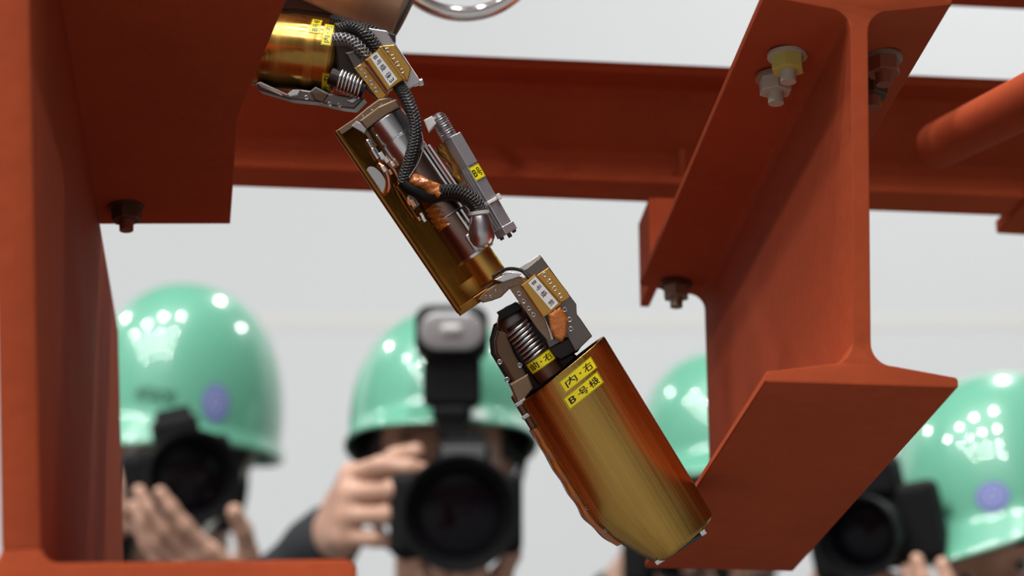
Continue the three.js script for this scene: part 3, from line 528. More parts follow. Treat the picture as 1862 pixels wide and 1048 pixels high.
  part('block_ridge', poly([[692, 90], [697, 89], [740, 146], [735, 150]], 44, 49, 1, 1), M.goldPlain, blkU);
  flatLabel(blkU, [[688, 99], [725, 148], [711, 161], [676, 109]].map((q, i, a) => [a[3], a[0], a[1], a[2]][i]).map((q, i, a) => [a[1], a[2], a[3], a[0]][i]), 47, labelMat(['B', 'gou', 'ki', 'gap', 'ato', 'three'], 340, 90, '#eceef0', '#26262e', false));
  part('amber_film', poly([[664, 124], [672, 120], [708, 168], [704, 176]], 24, 34, 2, 2), M.film, bot);
  part('clevis_arm', poly([[627, 96], [644, 92], [676, 130], [706, 182], [690, 186], [664, 160]], -30, 2, 3, 2), M.gunmetal, bot);
  part('yoke', poly([[640, 222], [668, 198], [690, 182], [712, 178], [724, 186], [716, 198], [690, 208], [662, 232]], 0, 30, 3, 2), M.brownMetal, bot);
  for (let i = 0; i < 7; i++) screw(bot, 662 + i * 8.4, 214 - i * 5 + (i % 2) * 4, 30, 2.6, M.steel);
  part('joint_axle', poly([[606, 40], [640, 36], [660, 70], [650, 150], [612, 150]], -70, -10, 6, 2), M.darkMetal, bot);
  { // upper spring
    const S = fr(614, 144, 46, 19), pts = []; for (let i = 0; i <= 200; i++) { const t = i / 200 * 7 * Math.PI * 2; pts.push(V3(4 + i / 200 * 46, 19 * Math.cos(t), 8 + 19 * Math.sin(t)).applyMatrix4(S)); }
    const sp = part('bellows_spring', new THREE.TubeGeometry(new THREE.CatmullRomCurve3(pts), 480, 2.6, 8), M.steelBright, bot, 'steel coil spring of the upper joint');
    part('spring_core', lat(S, 0, 8, [[-14, .1], [-14, 16], [54, 16], [54, .1]]), M.darkMetal, sp);
  }
  // ---------------- top section: gold body seen from its side, running out behind the beam
  {
    const T = fr(405, 60, .991, .13, -62), r = 67, e = 1;
    const pr = [[-60, r - 5], [-60, r], [195, r + 2], [201, r + 1], [204, r - 2], [204, r - 7], [150, r - 8]];
    const G1 = lat(T, -14, -10, pr, 72); { const uv = G1.attributes.uv; for (let i = 0; i < uv.count; i++) uv.setXY(i, uv.getY(i) * 1.4, uv.getX(i)); }
    const body = part('body_cover', G1, M.gold, bot, 'gold metal cover of the upper section');
    part('body_bulkhead', lat(T, -14, -10, [[186, .1], [186, r - 6], [192, r - 6], [192, .1]], 40), M.darkMetal, bot);
    const patch = (u0, u1, a0, a1, mat) => { const g = gridGeo(6, 10, (i, j) => { const a = R(a0 + (a1 - a0) * i), rr = r + 2.6; return V3(u0 + (u1 - u0) * j, -14 + rr * Math.cos(a), -10 + rr * Math.sin(a)).applyMatrix4(T); }); const uv = g.attributes.uv; for (let i = 0; i < uv.count; i++) { const a = uv.getX(i), b = uv.getY(i); uv.setXY(i, 1 - b, 1 - a); } part('label', g, mat, body); };
    patch(154, 173, 20, 58, labelMat(['B', 'gou', 'ki'], 260, 128, YEL, INK, true));
    patch(179, 197, 33, 76, labelMat(['uchi', 'mid', 'migi'], 260, 128, YEL, INK, true));
    patch(188, 202, 118, 160, labelMat(['mae', 'mid', 'migi'], 260, 128, YEL, INK, true));
    // dark underplate with its skirt and screws
    const up = part('under_plate', poly([[463, 150], [471, 146], [524, 170], [541, 160], [562, 163], [572, 155], [597, 168], [661, 178], [642, 197], [616, 194], [574, 184], [524, 179], [467, 162]], -110, -20, 3, 2), M.gunmetal, bot);
    part('plate_facet', poly([[520, 170], [530, 162], [546, 161], [540, 172], [524, 175]], -20, -14, 1.5, 1), M.steelBright, up);
    part('plate_facet', poly([[628, 182], [640, 177], [654, 177], [640, 188]], -20, -15, 1.5, 1), M.steel, up);
    part('plate_facet', poly([[466, 150], [480, 153], [512, 170], [510, 174], [470, 157]], -20, -15, 1.5, 1), M.steel, up);
    part('plate_facet', poly([[562, 166], [596, 170], [586, 186], [572, 182]], -20, -14, 2, 1), M.darkBronze, up);
    for (const [x, y] of [[583, 183], [598, 188], [616, 190], [556, 176]]) screw(up, x, y, -18, 4.5, M.steel);
  }
  { // cover of the next section, satin bronze, behind
    const T = fr(744, -30, .91, .41), r = 96;
    const G1 = lat(T, 0, -150, [[-330, r - 5], [-330, r], [-3, r], [0, r - 2], [0, r - 6], [-60, r - 7]], 72); { const uv = G1.attributes.uv; for (let i = 0; i < uv.count; i++) uv.setXY(i, uv.getY(i) * 1.4, uv.getX(i)); }
    part('body_cover', G1, M.bronze, bot, 'satin bronze cover of the section behind');
    part('body_bulkhead', lat(T, 0, -150, [[-12, .1], [-12, r - 6], [-6, r - 6], [-6, .1]], 40), M.darkMetal, bot);
    part('backing_plate', poly([[470, -60], [625, -60], [625, 40], [470, 30]], -240, -205, 4, 2), M.bronze, bot);
    part('braided_hose', tube([[600, 30, -40], [625, 38, -30], [652, 46, -24], [680, 52, -30], [706, 60, -60]], 9, 40, 12), M.braidBlackShort, bot);
    part('bracket_arm', poly([[490, -60], [628, -60], [628, 34], [612, 40], [606, 14], [520, 2], [490, 2]], -200, -152, 5, 2), M.darkMetal, bot);
  }
}
// ------------------------------------------------------------------ people: bodies meshed from a field of joined tapered limbs
function netMesh(f, lo, hi, cell) {           // surface nets of f = 0, f < 0 inside
  const n = [0, 1, 2].map((i) => Math.ceil((hi[i] - lo[i]) / cell) + 1), [nx, ny, nz] = n, val = new Float32Array(nx * ny * nz), id = (i, j, k) => i + nx * (j + ny * k);
  for (let k = 0; k < nz; k++) for (let j = 0; j < ny; j++) for (let i = 0; i < nx; i++) val[id(i, j, k)] = f(lo[0] + i * cell, lo[1] + j * cell, lo[2] + k * cell);
  const vid = new Int32Array(nx * ny * nz).fill(-1), pos = [], idx = [];
  const C = []; for (let c = 0; c < 8; c++) C.push([c & 1, (c >> 1) & 1, c >> 2]);
  const E = []; for (let a = 0; a < 8; a++) for (const b of [1, 2, 4]) if (!(a & b)) E.push([a, a | b]);
  for (let k = 0; k < nz - 1; k++) for (let j = 0; j < ny - 1; j++) for (let i = 0; i < nx - 1; i++) {
    const v = C.map(([a, b, c]) => val[id(i + a, j + b, k + c)]); let m = 0; for (const x of v) if (x < 0) m++;
    if (!m || m === 8) continue;
    let s = [0, 0, 0], c = 0;
    for (const [a, b] of E) if ((v[a] < 0) !== (v[b] < 0)) { const t = v[a] / (v[a] - v[b]); for (let q = 0; q < 3; q++) s[q] += C[a][q] + t * (C[b][q] - C[a][q]); c++; }
    vid[id(i, j, k)] = pos.length / 3; pos.push(lo[0] + (i + s[0] / c) * cell, lo[1] + (j + s[1] / c) * cell, lo[2] + (k + s[2] / c) * cell);
  }
  const quad = (a, b, c, d, flip) => { if (a < 0 || b < 0 || c < 0 || d < 0) return; if (flip) idx.push(a, c, b, a, d, c); else idx.push(a, b, c, a, c, d); };
  for (let k = 1; k < nz - 1; k++) for (let j = 1; j < ny - 1; j++) for (let i = 1; i < nx - 1; i++) {
    const a = val[id(i, j, k)] < 0;
    if (a !== (val[id(i + 1, j, k)] < 0)) quad(vid[id(i, j - 1, k - 1)], vid[id(i, j, k - 1)], vid[id(i, j, k)], vid[id(i, j - 1, k)], !a);
    if (a !== (val[id(i, j + 1, k)] < 0)) quad(vid[id(i - 1, j, k - 1)], vid[id(i - 1, j, k)], vid[id(i, j, k)], vid[id(i, j, k - 1)], !a);
    if (a !== (val[id(i, j, k + 1)] < 0)) quad(vid[id(i - 1, j - 1, k)], vid[id(i, j - 1, k)], vid[id(i, j, k)], vid[id(i - 1, j, k)], !a);
  }
  const g = new THREE.BufferGeometry(); g.setAttribute('position', new THREE.Float32BufferAttribute(pos, 3)); g.setAttribute('uv', new THREE.Float32BufferAttribute(new Float32Array(pos.length / 3 * 2), 2)); g.setIndex(idx); g.computeVertexNormals(); return g;
}
const smin = (a, b, k) => { const h = Math.max(k - Math.abs(a - b), 0) / k; return Math.min(a, b) - h * h * k * .25; };
const limb = (a, b, ra, rb, k = .02) => ({ a: a.clone(), d: b.clone().sub(a), l2: Math.max(b.distanceToSquared(a), 1e-9), ra, rb, k });
function fieldOf(bones, blobs = [], cuts = []) {
  return (x, y, z) => {
    let d = 1e3;
    for (const b of bones) { const px = x - b.a.x, py = y - b.a.y, pz = z - b.a.z, t = Math.max(0, Math.min(1, (px * b.d.x + py * b.d.y + pz * b.d.z) / b.l2)); d = smin(d, Math.hypot(px - t * b.d.x, py - t * b.d.y, pz - t * b.d.z) - (b.ra + t * (b.rb - b.ra)), b.k); }
    for (const e of blobs) { const u = (x - e.c[0]) / e.r[0], v = (y - e.c[1]) / e.r[1], w = (z - e.c[2]) / e.r[2], q = Math.hypot(u, v, w); d = smin(d, (q - 1) * Math.min(...e.r), e.k ?? .015); }
    for (const e of cuts) { const u = (x - e.c[0]) / e.r[0], v = (y - e.c[1]) / e.r[1], w = (z - e.c[2]) / e.r[2], q = (Math.hypot(u, v, w) - 1) * Math.min(...e.r); d = -smin(-d, q, .006); }
    return d;
  };
}
function boundsOf(bones, pad) { const lo = [1e3, 1e3, 1e3], hi = [-1e3, -1e3, -1e3]; for (const b of bones) for (const p of [b.a, b.a.clone().add(b.d)]) { const r = Math.max(b.ra, b.rb) + pad; p.toArray().forEach((q, i) => { lo[i] = Math.min(lo[i], q - r); hi[i] = Math.max(hi[i], q + r); }); } return [lo, hi]; }
const skinMat = std(.62, .36, .26, .5, 0, { sheen: .2 }), hairMat = std(.012, .01, .009, .55), jacketMat = std(.02, .022, .026, .85), trouserMat = std(.03, .032, .04, .9), shoeMat = std(.02, .018, .016, .5);
const helmetMat = std(.165, .50, .345, .3, 0, { clearcoat: 1, clearcoatRoughness: .04 }), liningMat = std(.03, .035, .035, .9), strapMat = std(.03, .03, .03, .8), strapPale = std(.6, .6, .58, .7), eyeMat = std(.75, .73, .7, .25), irisMat = std(.03, .018, .01, .2), lipMat = std(.42, .16, .12, .5);
const emblemMat = (() => { const c = document.createElement('canvas'); c.width = c.height = 128; const x = c.getContext('2d'); x.fillStyle = '#7d86c4'; x.fillRect(0, 0, 128, 128); x.fillStyle = '#b9bfe6'; x.beginPath(); x.arc(64, 64, 26, 0, 7); x.fill(); x.strokeStyle = '#9aa2d6'; x.lineWidth = 9; x.beginPath(); x.arc(64, 64, 45, 0, 7); x.stroke(); x.strokeStyle = '#6c74b8'; x.lineWidth = 7; for (let i = 0; i < 6; i++) { x.beginPath(); x.moveTo(64, 64); x.lineTo(64 + 26 * Math.cos(i * 1.047), 64 + 26 * Math.sin(i * 1.047)); x.stroke(); } const t = new THREE.CanvasTexture(c); t.colorSpace = THREE.SRGBColorSpace; t.magFilter = THREE.LinearFilter; return new THREE.MeshPhysicalMaterial({ map: t, roughness: .35 }); })();
const letterMat = (() => { const c = document.createElement('canvas'); c.width = 512; c.height = 96; const x = c.getContext('2d'); x.clearRect(0, 0, 512, 96); x.fillStyle = '#123c38'; x.font = 'bold 84px sans-serif'; x.textAlign = 'center'; x.textBaseline = 'middle'; x.save(); x.translate(256, 50); x.scale(1.12, 1); x.fillText('HITACHI', 0, 0); x.restore(); const t = new THREE.CanvasTexture(c); t.colorSpace = THREE.SRGBColorSpace; t.magFilter = THREE.LinearFilter; return new THREE.MeshPhysicalMaterial({ map: t, transparent: true, roughness: .4 }); })();

// hard hat in head space: front = +z, the rim plane at y = 0
function hatPoint(th, t, off = 0) {   // th from +z towards +x, t = 0 crown .. 1 rim edge
  const front = Math.max(0, Math.cos(th)), s = Math.sin(th), c = Math.cos(th);
  const rx = .112, rz = .137;
  let rr, y;
  if (t < .86) { const a = t / .86 * Math.PI / 2, e = .86; rr = Math.sin(a) ** e; y = .150 * Math.cos(a) ** .92 + .012; }
  else { const q = (t - .86) / .14; rr = 1 + q * (.055 + .16 * front ** 3); y = .012 - .012 * q - .018 * q * front ** 3 - .004 * q; }
  return V3((rx * rr + off) * s, y + off * (t < .5 ? 1 : .2), (rz * rr + off) * c);
}
function hardHat(parent, m) {
  const ts = []; for (let i = 0; i <= 26; i++) ts.push(i / 26 * .86); for (let i = 1; i <= 6; i++) ts.push(.86 + i / 6 * .14);
  const N = ts.length, g = gridGeo(2 * N, 72, (i, j) => { const n = Math.round(i * 2 * N), th = j * 2 * Math.PI; if (n < N) return hatPoint(th, Math.max(ts[n], 1e-3)); const r = 2 * N - 1 - Math.min(n, 2 * N - 1); const p = hatPoint(th, Math.max(ts[r], 1e-3), -.0026); p.y -= .0022; return p; });
  const hat = part('hard_hat', g.applyMatrix4(m), helmetMat, parent, 'mint-green hard hat');
  const lin = gridGeo(14, 40, (i, j) => { const p = hatPoint(j * 2 * Math.PI, Math.max(.02, i * .9), -.009); p.y -= .004; return p; });
  part('hat_lining', lin.applyMatrix4(m), liningMat, hat);
  return hat;
}
const hatPatch = (hat, m, name, mat, th0, th1, t0, t1, round) => {
  const g = gridGeo(10, 24, (i, j) => { if (round) { const a = j * 2 * Math.PI, r = Math.max(.001, i); return hatPoint((th0 + th1) / 2 + (th1 - th0) / 2 * r * Math.cos(a), (t0 + t1) / 2 - (t1 - t0) / 2 * r * Math.sin(a), .0007); } return hatPoint(th0 + (th1 - th0) * j, t0 + (t1 - t0) * i, .0007); });
  const uv = g.attributes.uv; for (let i = 0; i < uv.count; i++) { const a = uv.getX(i), b = uv.getY(i); if (round) uv.setXY(i, .5 + .5 * b * Math.cos(a * 2 * Math.PI), .5 + .5 * b * Math.sin(a * 2 * Math.PI)); else uv.setXY(i, a, 1 - b); }
  part(name, g.applyMatrix4(m), mat, hat);
};
// hand: wrist point, palm axes (x = across towards the little finger, y = along the fingers, z = out of the back), curls per finger
function handBones(o, ax, ay, az, side, curls, thumb, spread = 0, s = 1) {
  const at3 = (x, y, z) => o.clone().addScaledVector(ax, x * s).addScaledVector(ay, y * s).addScaledVector(az, z * s), B = [];
  const base = [[-.031, .088], [-.0105, .093], [.0105, .089], [.030, .080]], len = [[.043, .026, .021], [.048, .030, .022], [.044, .028, .022], [.034, .021, .019]], rad = [.0096, .0098, .0092, .0082];
  for (let i = 0; i < 4; i++) B.push(limb(at3(base[i][0] * .55, .006, 0), at3(base[i][0], base[i][1], 0), .0155 * s, .0118 * s, .016 * s));
  B.push(limb(at3(-.012, .03, -.004), at3(.02, .03, -.004), .015 * s, .014 * s, .016 * s));
  for (let i = 0; i < 4; i++) {
    let p = at3(base[i][0], base[i][1], 0), a = 0;
    for (let j = 0; j < 3; j++) { a += curls[i][j]; const sp = (i - 1.5) * spread; const d = ay.clone().multiplyScalar(Math.cos(a) * Math.cos(sp)).addScaledVector(az, -Math.sin(a)).addScaledVector(ax, Math.sin(sp) * Math.cos(a)); const q = p.clone().addScaledVector(d, len[i][j] * s); B.push(limb(p, q, rad[i] * s * (1 - j * .06), rad[i] * s * (1 - (j + 1) * .07), .005 * s)); p = q; }
  }
  let p = at3(-.022, .022, -.006);
  thumb.forEach((d, j) => { const v = ax.clone().multiplyScalar(d[0]).addScaledVector(ay, d[1]).addScaledVector(az, d[2]).normalize(), q = p.clone().addScaledVector(v, [.042, .034, .027][j] * s); B.push(limb(p, q, [.0155, .0122, .0108][j] * s, [.0125, .0108, .0092][j] * s, [.014, .006, .005][j] * s)); p = q; });
  return B;
}
const headBlobs = [
  { c: [0, .055, -.012], r: [.076, .098, .094], k: .02 }, { c: [0, -.012, .022], r: [.062, .078, .066], k: .03 }, { c: [0, -.082, .050], r: [.030, .024, .026], k: .03 },
  { c: [0, .034, .080], r: [.052, .014, .012], k: .018 }, { c: [-.036, -.012, .062], r: [.024, .022, .018], k: .02 }, { c: [.036, -.012, .062], r: [.024, .022, .018], k: .02 },
  { c: [-.079, .002, -.008], r: [.009, .032, .02], k: .006 }, { c: [.079, .002, -.008], r: [.009, .032, .02], k: .006 },
  { c: [0, -.056, .080], r: [.024, .007, .009], k: .01 }, { c: [0, -.066, .077], r: [.020, .007, .009], k: .009 },
];
const headLimbs = () => [limb(V3(0, .026, .086), V3(0, -.022, .106), .008, .0125, .014), limb(V3(-.011, -.026, .093), V3(.011, -.026, .093), .008, .008, .008), limb(V3(-.04, .028, .072), V3(.04, .028, .072), .01, .01, .02)];
const headCuts = [{ c: [-.032, .014, .092], r: [.017, .012, .014] }, { c: [.032, .014, .092], r: [.017, .012, .014] }, { c: [0, -.0605, .094], r: [.022, .0022, .01] }];
// a standing photographer. spec: head centre (world), hat tilt, the two wrists with hands, elbows
function person(label, group, spec) {
  const o = thing('person', label, 'person', group);
  const H = spec.head.clone(), foot = V3(H.x + (spec.lean?.[0] ?? 0), 0, H.z - .05); o.position.copy(foot);
  const L = (w) => w.clone().sub(foot);
  const hd = L(H), face = spec.turn, hm = new THREE.Matrix4().makeRotationFromEuler(new THREE.Euler(face[1], face[0], face[2], 'YXZ')).scale(V3(1, 1, 1).multiplyScalar(spec.headSize ?? 1)).setPosition(hd);
  const hi = hm.clone().invert(), top = hd.y;
  const k = spec.wide ?? 1, sy = top - .28, chest = V3(0, sy - .16, -.03 + .0), pel = V3(0, top * .535, -.01);
  const sh = [-1, 1].map((s) => V3(s * .178 * k + hd.x * .5, sy, -.02)), hip = [-1, 1].map((s) => V3(s * .09, top * .52, 0)), kn = [-1, 1].map((s) => V3(s * .11, top * .29, .02)), an = [-1, 1].map((s) => V3(s * .12, .085, -.02));
  const el = spec.elbows.map(L), wr = spec.hands.map((h) => L(h.wrist));
  const bones = [];
  bones.push(limb(V3(hd.x, hd.y - .06, hd.z - .025), V3(hd.x * .6, sy + .03, -.035), .056, .062, .04));
  const torso = (pad) => [limb(sh[0], sh[1], .062 + pad, .062 + pad, .06), limb(V3(-.07, sy - .12, -.02), V3(.07, sy - .12, -.02), .105 + pad, .105 + pad, .08), limb(V3(-.06, pel.y + .12, 0), V3(.06, pel.y + .12, 0), .088 + pad, .088 + pad, .1), limb(V3(-.07, pel.y, -.01), V3(.07, pel.y, -.01), .1 + pad, .1 + pad, .08), limb(V3(0, sy, -.02), V3(0, pel.y, 0), .09 + pad, .09 + pad, .08)];
  const arms = (pad, end) => [0, 1].flatMap((i) => [limb(sh[i], el[i], .052 + pad, .043 + pad, .04), limb(el[i], el[i].clone().lerp(wr[i], end), .042 + pad, .030 + pad, .02)]);
  const legs = (pad) => [0, 1].flatMap((i) => [limb(hip[i], kn[i], .082 + pad, .055 + pad, .05), limb(kn[i], an[i], .054 + pad, .036 + pad, .02)]);
  bones.push(...torso(-.006), ...arms(-.006, 1), ...legs(-.006), ...[0, 1].map((i) => limb(an[i].clone().add(V3(0, -.04, -.01)), an[i].clone().add(V3(0, -.055, .12)), .03, .022, .02)));
  const [lo, hi2] = boundsOf(bones, .03);
  const bodyG = netMesh(fieldOf(bones), lo, hi2, .0135);
  const hf = fieldOf(headLimbs().concat([limb(V3(0, -.03, -.03), V3(0, -.16, -.045), .054, .056, .03)]), headBlobs, headCuts);
  const headG = netMesh(hf, [-.1, -.2, -.125], [.1, .17, .135], .0042).applyMatrix4(hm);
  const hands = spec.hands.map((h, i) => { const ay = h.along.clone().normalize(), az = h.back.clone().addScaledVector(ay, -h.back.dot(ay)).normalize(), ax = V3().crossVectors(ay, az).normalize().multiplyScalar(h.flip); const hb = handBones(wr[i], ax, ay, az, 1, h.curls, h.thumb, h.spread ?? .05, h.size ?? 1); hb.push(limb(wr[i].clone().lerp(el[i], .22), wr[i].clone().addScaledVector(ay, .012), .029, .023, .012)); const [a, b] = boundsOf(hb, .012); return netMesh(fieldOf(hb), a, b, .0032); });
  const body = part('body', mergeGeometries([bodyG, headG, ...hands]), skinMat, o);
  for (const s of [-1, 1]) { const e = part('eye', new THREE.SphereGeometry(.0115, 16, 12).translate(s * .032, .014, .079).applyMatrix4(hm), eyeMat, o); part('iris', new THREE.SphereGeometry(.0058, 12, 8).scale(1, 1, .5).translate(s * .032, .014, .0895).applyMatrix4(hm), irisMat, e); part('eyebrow', new THREE.CapsuleGeometry(.0032, .026, 4, 8).rotateZ(Math.PI / 2 + s * .12).translate(s * .032, .036, .0895).applyMatrix4(hm), hairMat, o); }
  part('lips', new THREE.SphereGeometry(1, 18, 10).scale(.021, .0075, .006).translate(0, -.061, .0865).applyMatrix4(hm), lipMat, o);
  { // hair below the hat: back and sides
    const f = (x, y, z) => { const a = hf(x, y, z) - .007; const cut = Math.max(z - .012 - Math.max(0, y - .03) * .3, -.052 - y, y - .09); return Math.max(a, cut, -(Math.hypot((Math.abs(x) - .084) / .022, (y - .0) / .036, (z + .004) / .026) - 1) * .02); };
    part('hair', netMesh(f, [-.11, -.09, -.13], [.11, .11, .06], .0048).applyMatrix4(hm), hairMat, o);
  }
  const jb = torso(.012).concat(arms(.012, spec.cuff ?? .86), [limb(V3(hd.x * .7, sy + .05, -.04), V3(hd.x * .5, sy + .0, -.03), .07, .085, .04)]);
  const [jl, jh] = boundsOf(jb, .04); const jf = fieldOf(jb);
  part('jacket', netMesh((x, y, z) => Math.max(jf(x, y, z) + .003 * Math.sin(y * 60 + x * 40) * Math.sin(z * 50 + x * 31), pel.y - .09 - y), jl, jh, .0125), spec.jacket ?? jacketMat, o, spec.jacketLabel);
  const tb = legs(.016).concat([limb(V3(-.07, pel.y - .01, -.01), V3(.07, pel.y - .01, -.01), .104, .104, .06)]), [tl, th] = boundsOf(tb, .03), tf = fieldOf(tb);
  part('trousers', netMesh((x, y, z) => Math.max(tf(x, y, z), .07 - y, y - pel.y - .02), tl, th, .0135), trouserMat, o);
  for (const i of [0, 1]) part('shoe', netMesh((x, y, z) => Math.max(fieldOf([limb(an[i].clone().add(V3(0, -.03, -.015)), an[i].clone().add(V3(0, -.048, .13)), .047, .036, .02)])(x, y, z), .002 - y), [an[i].x - .07, -.01, an[i].z - .09], [an[i].x + .07, .12, an[i].z + .2], .01), shoeMat, o);
  const hatM = hm.clone().multiply(new THREE.Matrix4().makeRotationX(spec.hatPitch ?? -.06)).multiply(new THREE.Matrix4().makeTranslation(0, .052, -.006)).multiply(new THREE.Matrix4().makeScale(spec.hat ?? 1, (spec.hat ?? 1) * (spec.hatTall ?? 1), spec.hat ?? 1));
  const hat = hardHat(o, hatM), [ta, tb2] = spec.textT ?? [.64, .74];
  if (spec.text) { hatPatch(hat, hatM, 'lettering', letterMat, spec.text[0], spec.text[1], ta, tb2); hatPatch(hat, hatM, 'emblem', emblemMat, spec.text[2] - .14, spec.text[2] + .14, ta - .035, Math.min(.858, tb2 + .03), true); }
  const hp = (th) => hatPoint(th, .86, -.004).applyMatrix4(hatM), chin = V3(0, -.112, .045).applyMatrix4(hm);
  for (const s of [-1, 1]) part('chin_strap', new THREE.TubeGeometry(new THREE.CatmullRomCurve3([hp(s * 1.75), V3(s * .084, -.03, .012).applyMatrix4(hm), V3(s * .058, -.085, .035).applyMatrix4(hm), chin]), 24, .0052, 8), s > 0 && spec.paleStrap ? strapPale : strapMat, o);
  return o;
}
// a camera in its own space: lens axis +z, the body behind the lens
const camBlack = M.black, camGloss = M.blackGloss;
function photoCamera(label, pos, target, roll, spec) {
  const o = thing('camera', label, 'camera'); o.position.copy(pos); o.lookAt(target); o.rotateZ(roll);
  const lr = spec.lens, ll = spec.length ?? .1;
  const ring = (pr) => { const g = new THREE.LatheGeometry(pr.map((q) => new THREE.Vector2(...q)), 64); g.rotateX(Math.PI / 2); return toCreasedNormals(g, R(35)); };
  const body = part('camera_body', merge([new RoundedBoxGeometry(.142, .092, .052, 4, .012), new RoundedBoxGeometry(.042, .098, .044, 4, .016).translate(-.058, -.002, .026), new RoundedBoxGeometry(.06, .05, .062, 4, .014).translate(.004, .058, .006), new RoundedBoxGeometry(.046, .02, .034, 3, .006).translate(.006, .082, .0)]), M.blackGrip, o);
  part('lens', ring([[.02, -.0], [.036, .024], [lr * .78, .034], [lr * .8, ll * .45], [lr * .82, ll * .46], [lr * .82, ll * .6], [lr * .9, ll * .66], [lr * .95, ll], [lr, ll + .004], [lr, ll + .01], [lr * .93, ll + .01], [lr * .9, ll + .004], [lr * .82, ll - .008]]), spec.lensMat ?? camBlack, o);
  part('lens_ring', ring([[lr * .80, ll - .014], [lr * .9, ll - .002], [lr * .88, ll + .002], [lr * .74, ll - .016]]), camGloss, o);
  const gl = gridGeo(10, 48, (i, j) => { const r = lr * .8 * Math.max(.001, 1 - i), a = -j * 2 * Math.PI; return V3(r * Math.cos(a), r * Math.sin(a), ll - .022 + (1 - (r / (lr * .8)) ** 2) * .009); });
  part('front_glass', gl, std(.004, .003, .005, .12, 0, { specularIntensity: .35 }), o);
  part('shutter_button', new THREE.CylinderGeometry(.0065, .007, .008, 18).rotateX(.4).translate(-.057, .05, .03), M.steel, o);
  if (spec.badge) part('prism_front', new RoundedBoxGeometry(.05, .02, .006, 3, .0025).rotateX(-.25).translate(.004, .066, .038), std(.05, .052, .056, .4, .2), o, 'grey prism cover front');
  if (spec.flash) {
    const f = spec.flash, n = new THREE.Group(); n.name = numbered('flash_unit'); n.userData.label = 'tall black flash with its head turned forward'; n.position.set(-.009, .086, .0); o.add(n);
    part('flash_foot', new RoundedBoxGeometry(.034, .03, .03, 3, .004).translate(0, .012, 0), camBlack, n);
    part('flash_body', merge([new RoundedBoxGeometry(.066, f * .56, .04, 4, .008).translate(0, .03 + f * .32, 0), new RoundedBoxGeometry(.044, f * .18, .036, 4, .008).translate(0, .02 + f * .06, 0)]), camBlack, n);
    part('flash_head', new RoundedBoxGeometry(.084, .062, .1, 5, .018).translate(0, .03 + f * .76, -.01), camBlack, n);
    part('flash_window', (() => { const g = new THREE.CapsuleGeometry(.0215, .03, 8, 24).rotateZ(Math.PI / 2).scale(1, 1, .18).translate(0, .03 + f * .76, .0385); return g; })(), std(.36, .35, .355, .3, .2, { clearcoat: .6, clearcoatRoughness: .15 }), n, 'pale flash window');
    part('flash_tube', new THREE.CapsuleGeometry(.007, .012, 4, 10).rotateZ(Math.PI / 2).translate(0, .031 + f * .76, .0405), std(.55, .54, .53, .3), n);
  }
  return o;
}
const aim = (x, y, d, tx, ty, td) => [at(x, y, d), at(tx, ty, td)];
const EX = V3(1, 0, 0), EZ = V3(0, 0, 1);
{ // centre photographer, square on, with a flash
  const d = 3.0, camP = at(836, 934, 2.669), lensT = at(836, 932, .3);
  photoCamera('black camera with a tall flash and wide lens, held before the middle face', camP, lensT, R(.5), { lens: .065, length: .085, flash: .117, badge: true });
  person('person in a green hard hat and black jacket aiming a camera with tall flash', null, {
    head: at(803, 880, 2.851), turn: [R(2), R(6), R(1)], hat: 1.008, hatPitch: -.1,
    elbows: [at(505, 1100, 2.880), at(1000, 1200, 2.784)],
    hands: [
      { wrist: at(612, 962, 2.765), along: at(630, 925, 2.678).sub(at(612, 962, 2.765)), back: V3(-1, .1, .25), flip: 1, size: 1.2, spread: .03, curls: [[.55, .8, .35], [.85, .75, .4], [.9, .8, .45], [.95, .85, .5]], thumb: [[-.6, .7, -.5], [-.3, .9, -.5], [-.1, .9, -.6]] },
      { wrist: at(845, 1122, 2.726), along: at(822, 1052, 2.630).sub(at(845, 1122, 2.726)), back: at(855, 1142, 2.304).sub(at(835, 1082, 2.678)), flip: -1, curls: [[.5, .5, .3], [.5, .5, .3], [.5, .5, .3], [.5, .5, .3]], thumb: [[-.8, .6, -.2], [-.5, .8, -.2], [-.3, .9, -.2]] },
    ], cuff: .84,
  });
}
{ // left photographer
  const camP = at(330, 868, 3.12);
  photoCamera('black camera with a round lens, tilted, held by the photographer at left', camP, at(1300, 850, 1.2), R(17), { lens: .061, length: .112 });
  person('person in a lettered green hard hat looking through a tilted camera at left', null, {
    head: at(310, 882, 3.38), turn: [R(-30), R(10), R(-10)], headSize: 1.2, hat: 1.01, hatTall: 1.18, hatPitch: -.08, text: [.22, .74, 1.06], textT: [.765, .835], paleStrap: true,
    elbows: [at(110, 1170, 3.3), at(560, 1220, 3.2)],
    hands: [
      { wrist: at(212, 925, 3.2), along: at(226, 905, 3.1).sub(at(212, 925, 3.2)), back: V3(-1, .1, .25), flip: 1, size: 1.15, curls: [[.9, .8, .4], [1.0, .9, .5], [1.1, 1.0, .6], [1.2, 1.0, .6]], thumb: [[-.6, .7, -.5], [-.3, .9, -.5], [-.1, .9, -.6]] },
      { wrist: at(448, 1104, 3.06), along: at(272, 968, 2.99).sub(at(448, 1104, 3.06)), back: V3(-.15, -.75, .65), flip: -1, size: 1.12, spread: .05, curls: [[.1, .2, .1], [.15, .25, .15], [.2, .3, .2], [.25, .35, .2]], thumb: [[-.75, .65, -.1], [-.55, .8, -.1], [-.4, .9, -.1]] },
    ], cuff: .86,
  });
}
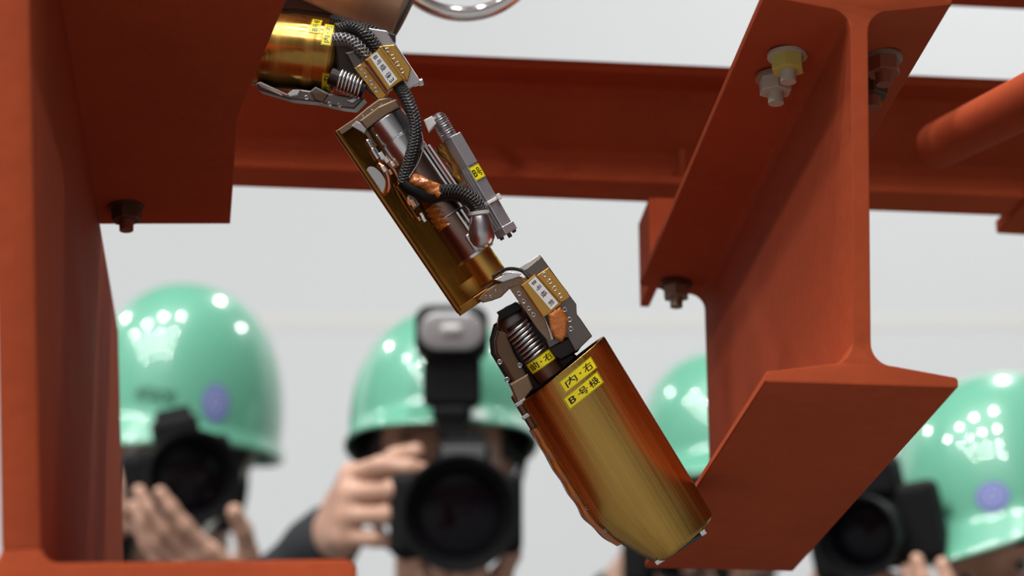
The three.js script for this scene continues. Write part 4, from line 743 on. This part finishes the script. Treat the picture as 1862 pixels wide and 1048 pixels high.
{ // right photographer, turned to the left
  const camP = at(1604, 962, 2.7);
  photoCamera('black camera at the lower right, beside the large green hard hat', camP, at(1080, 1130, 1.9), R(4), { lens: .048, length: .10 });
  person('person in a green hard hat bending to a camera at the right edge', null, {
    head: at(1872, 1058, 2.8), turn: [R(-36), R(14), R(5)], headSize: 1.1, hat: 1.11, hatPitch: -.04, text: [-.34, .02, .33], textT: [.80, .85],
    elbows: [at(1560, 1280, 2.8), at(1960, 1330, 2.7)],
    hands: [
      { wrist: at(1500, 1085, 2.80), along: at(1506, 1060, 2.70).sub(at(1500, 1085, 2.80)), back: V3(-1, .1, .2), flip: 1, curls: [[.9, .8, .4], [1.0, .9, .5], [1.1, 1.0, .6], [1.2, 1.0, .6]], thumb: [[-.6, .7, -.5], [-.3, .9, -.5], [-.1, .9, -.6]] },
      { wrist: at(1790, 1235, 2.64), along: at(1710, 1160, 2.58).sub(at(1790, 1235, 2.64)), back: V3(-.2, -.8, .5), flip: -1, curls: [[.4, .4, .2], [.4, .4, .2], [.5, .5, .3], [.5, .5, .3]], thumb: [[-.8, .6, -.2], [-.5, .8, -.2], [-.3, .9, -.2]] },
    ], cuff: .86,
  });
}
{ // the one half hidden behind the right beam
  photoCamera('black camera mostly hidden behind the tip of the gold cylinder', at(1235, 1000, 3.26), at(1215, 985, 1.2), R(0), { lens: .045, length: .09 });
  person('person in a green hard hat half hidden behind the right steel beam', null, {
    head: at(1322, 935, 3.5), turn: [R(-12), R(10), R(2)], headSize: 1.1, hat: 1.055, hatPitch: -.08,
    elbows: [at(1090, 1220, 3.42), at(1450, 1220, 3.35)],
    hands: [
      { wrist: at(1128, 1062, 3.36), along: at(1140, 1045, 3.26).sub(at(1128, 1062, 3.36)), back: V3(-1, .1, .2), flip: 1, curls: [[.9, .8, .4], [1.0, .9, .5], [1.1, 1.0, .6], [1.2, 1.0, .6]], thumb: [[-.6, .7, -.5], [-.3, .9, -.5], [-.1, .9, -.6]] },
      { wrist: at(1300, 1140, 3.26), along: at(1250, 1070, 3.2).sub(at(1300, 1140, 3.26)), back: V3(-.2, -.8, .5), flip: -1, curls: [[.4, .4, .2], [.4, .4, .2], [.5, .5, .3], [.5, .5, .3]], thumb: [[-.8, .6, -.2], [-.5, .8, -.2], [-.3, .9, -.2]] },
    ], cuff: .86,
  });
}
renderer.render(scene, camera);
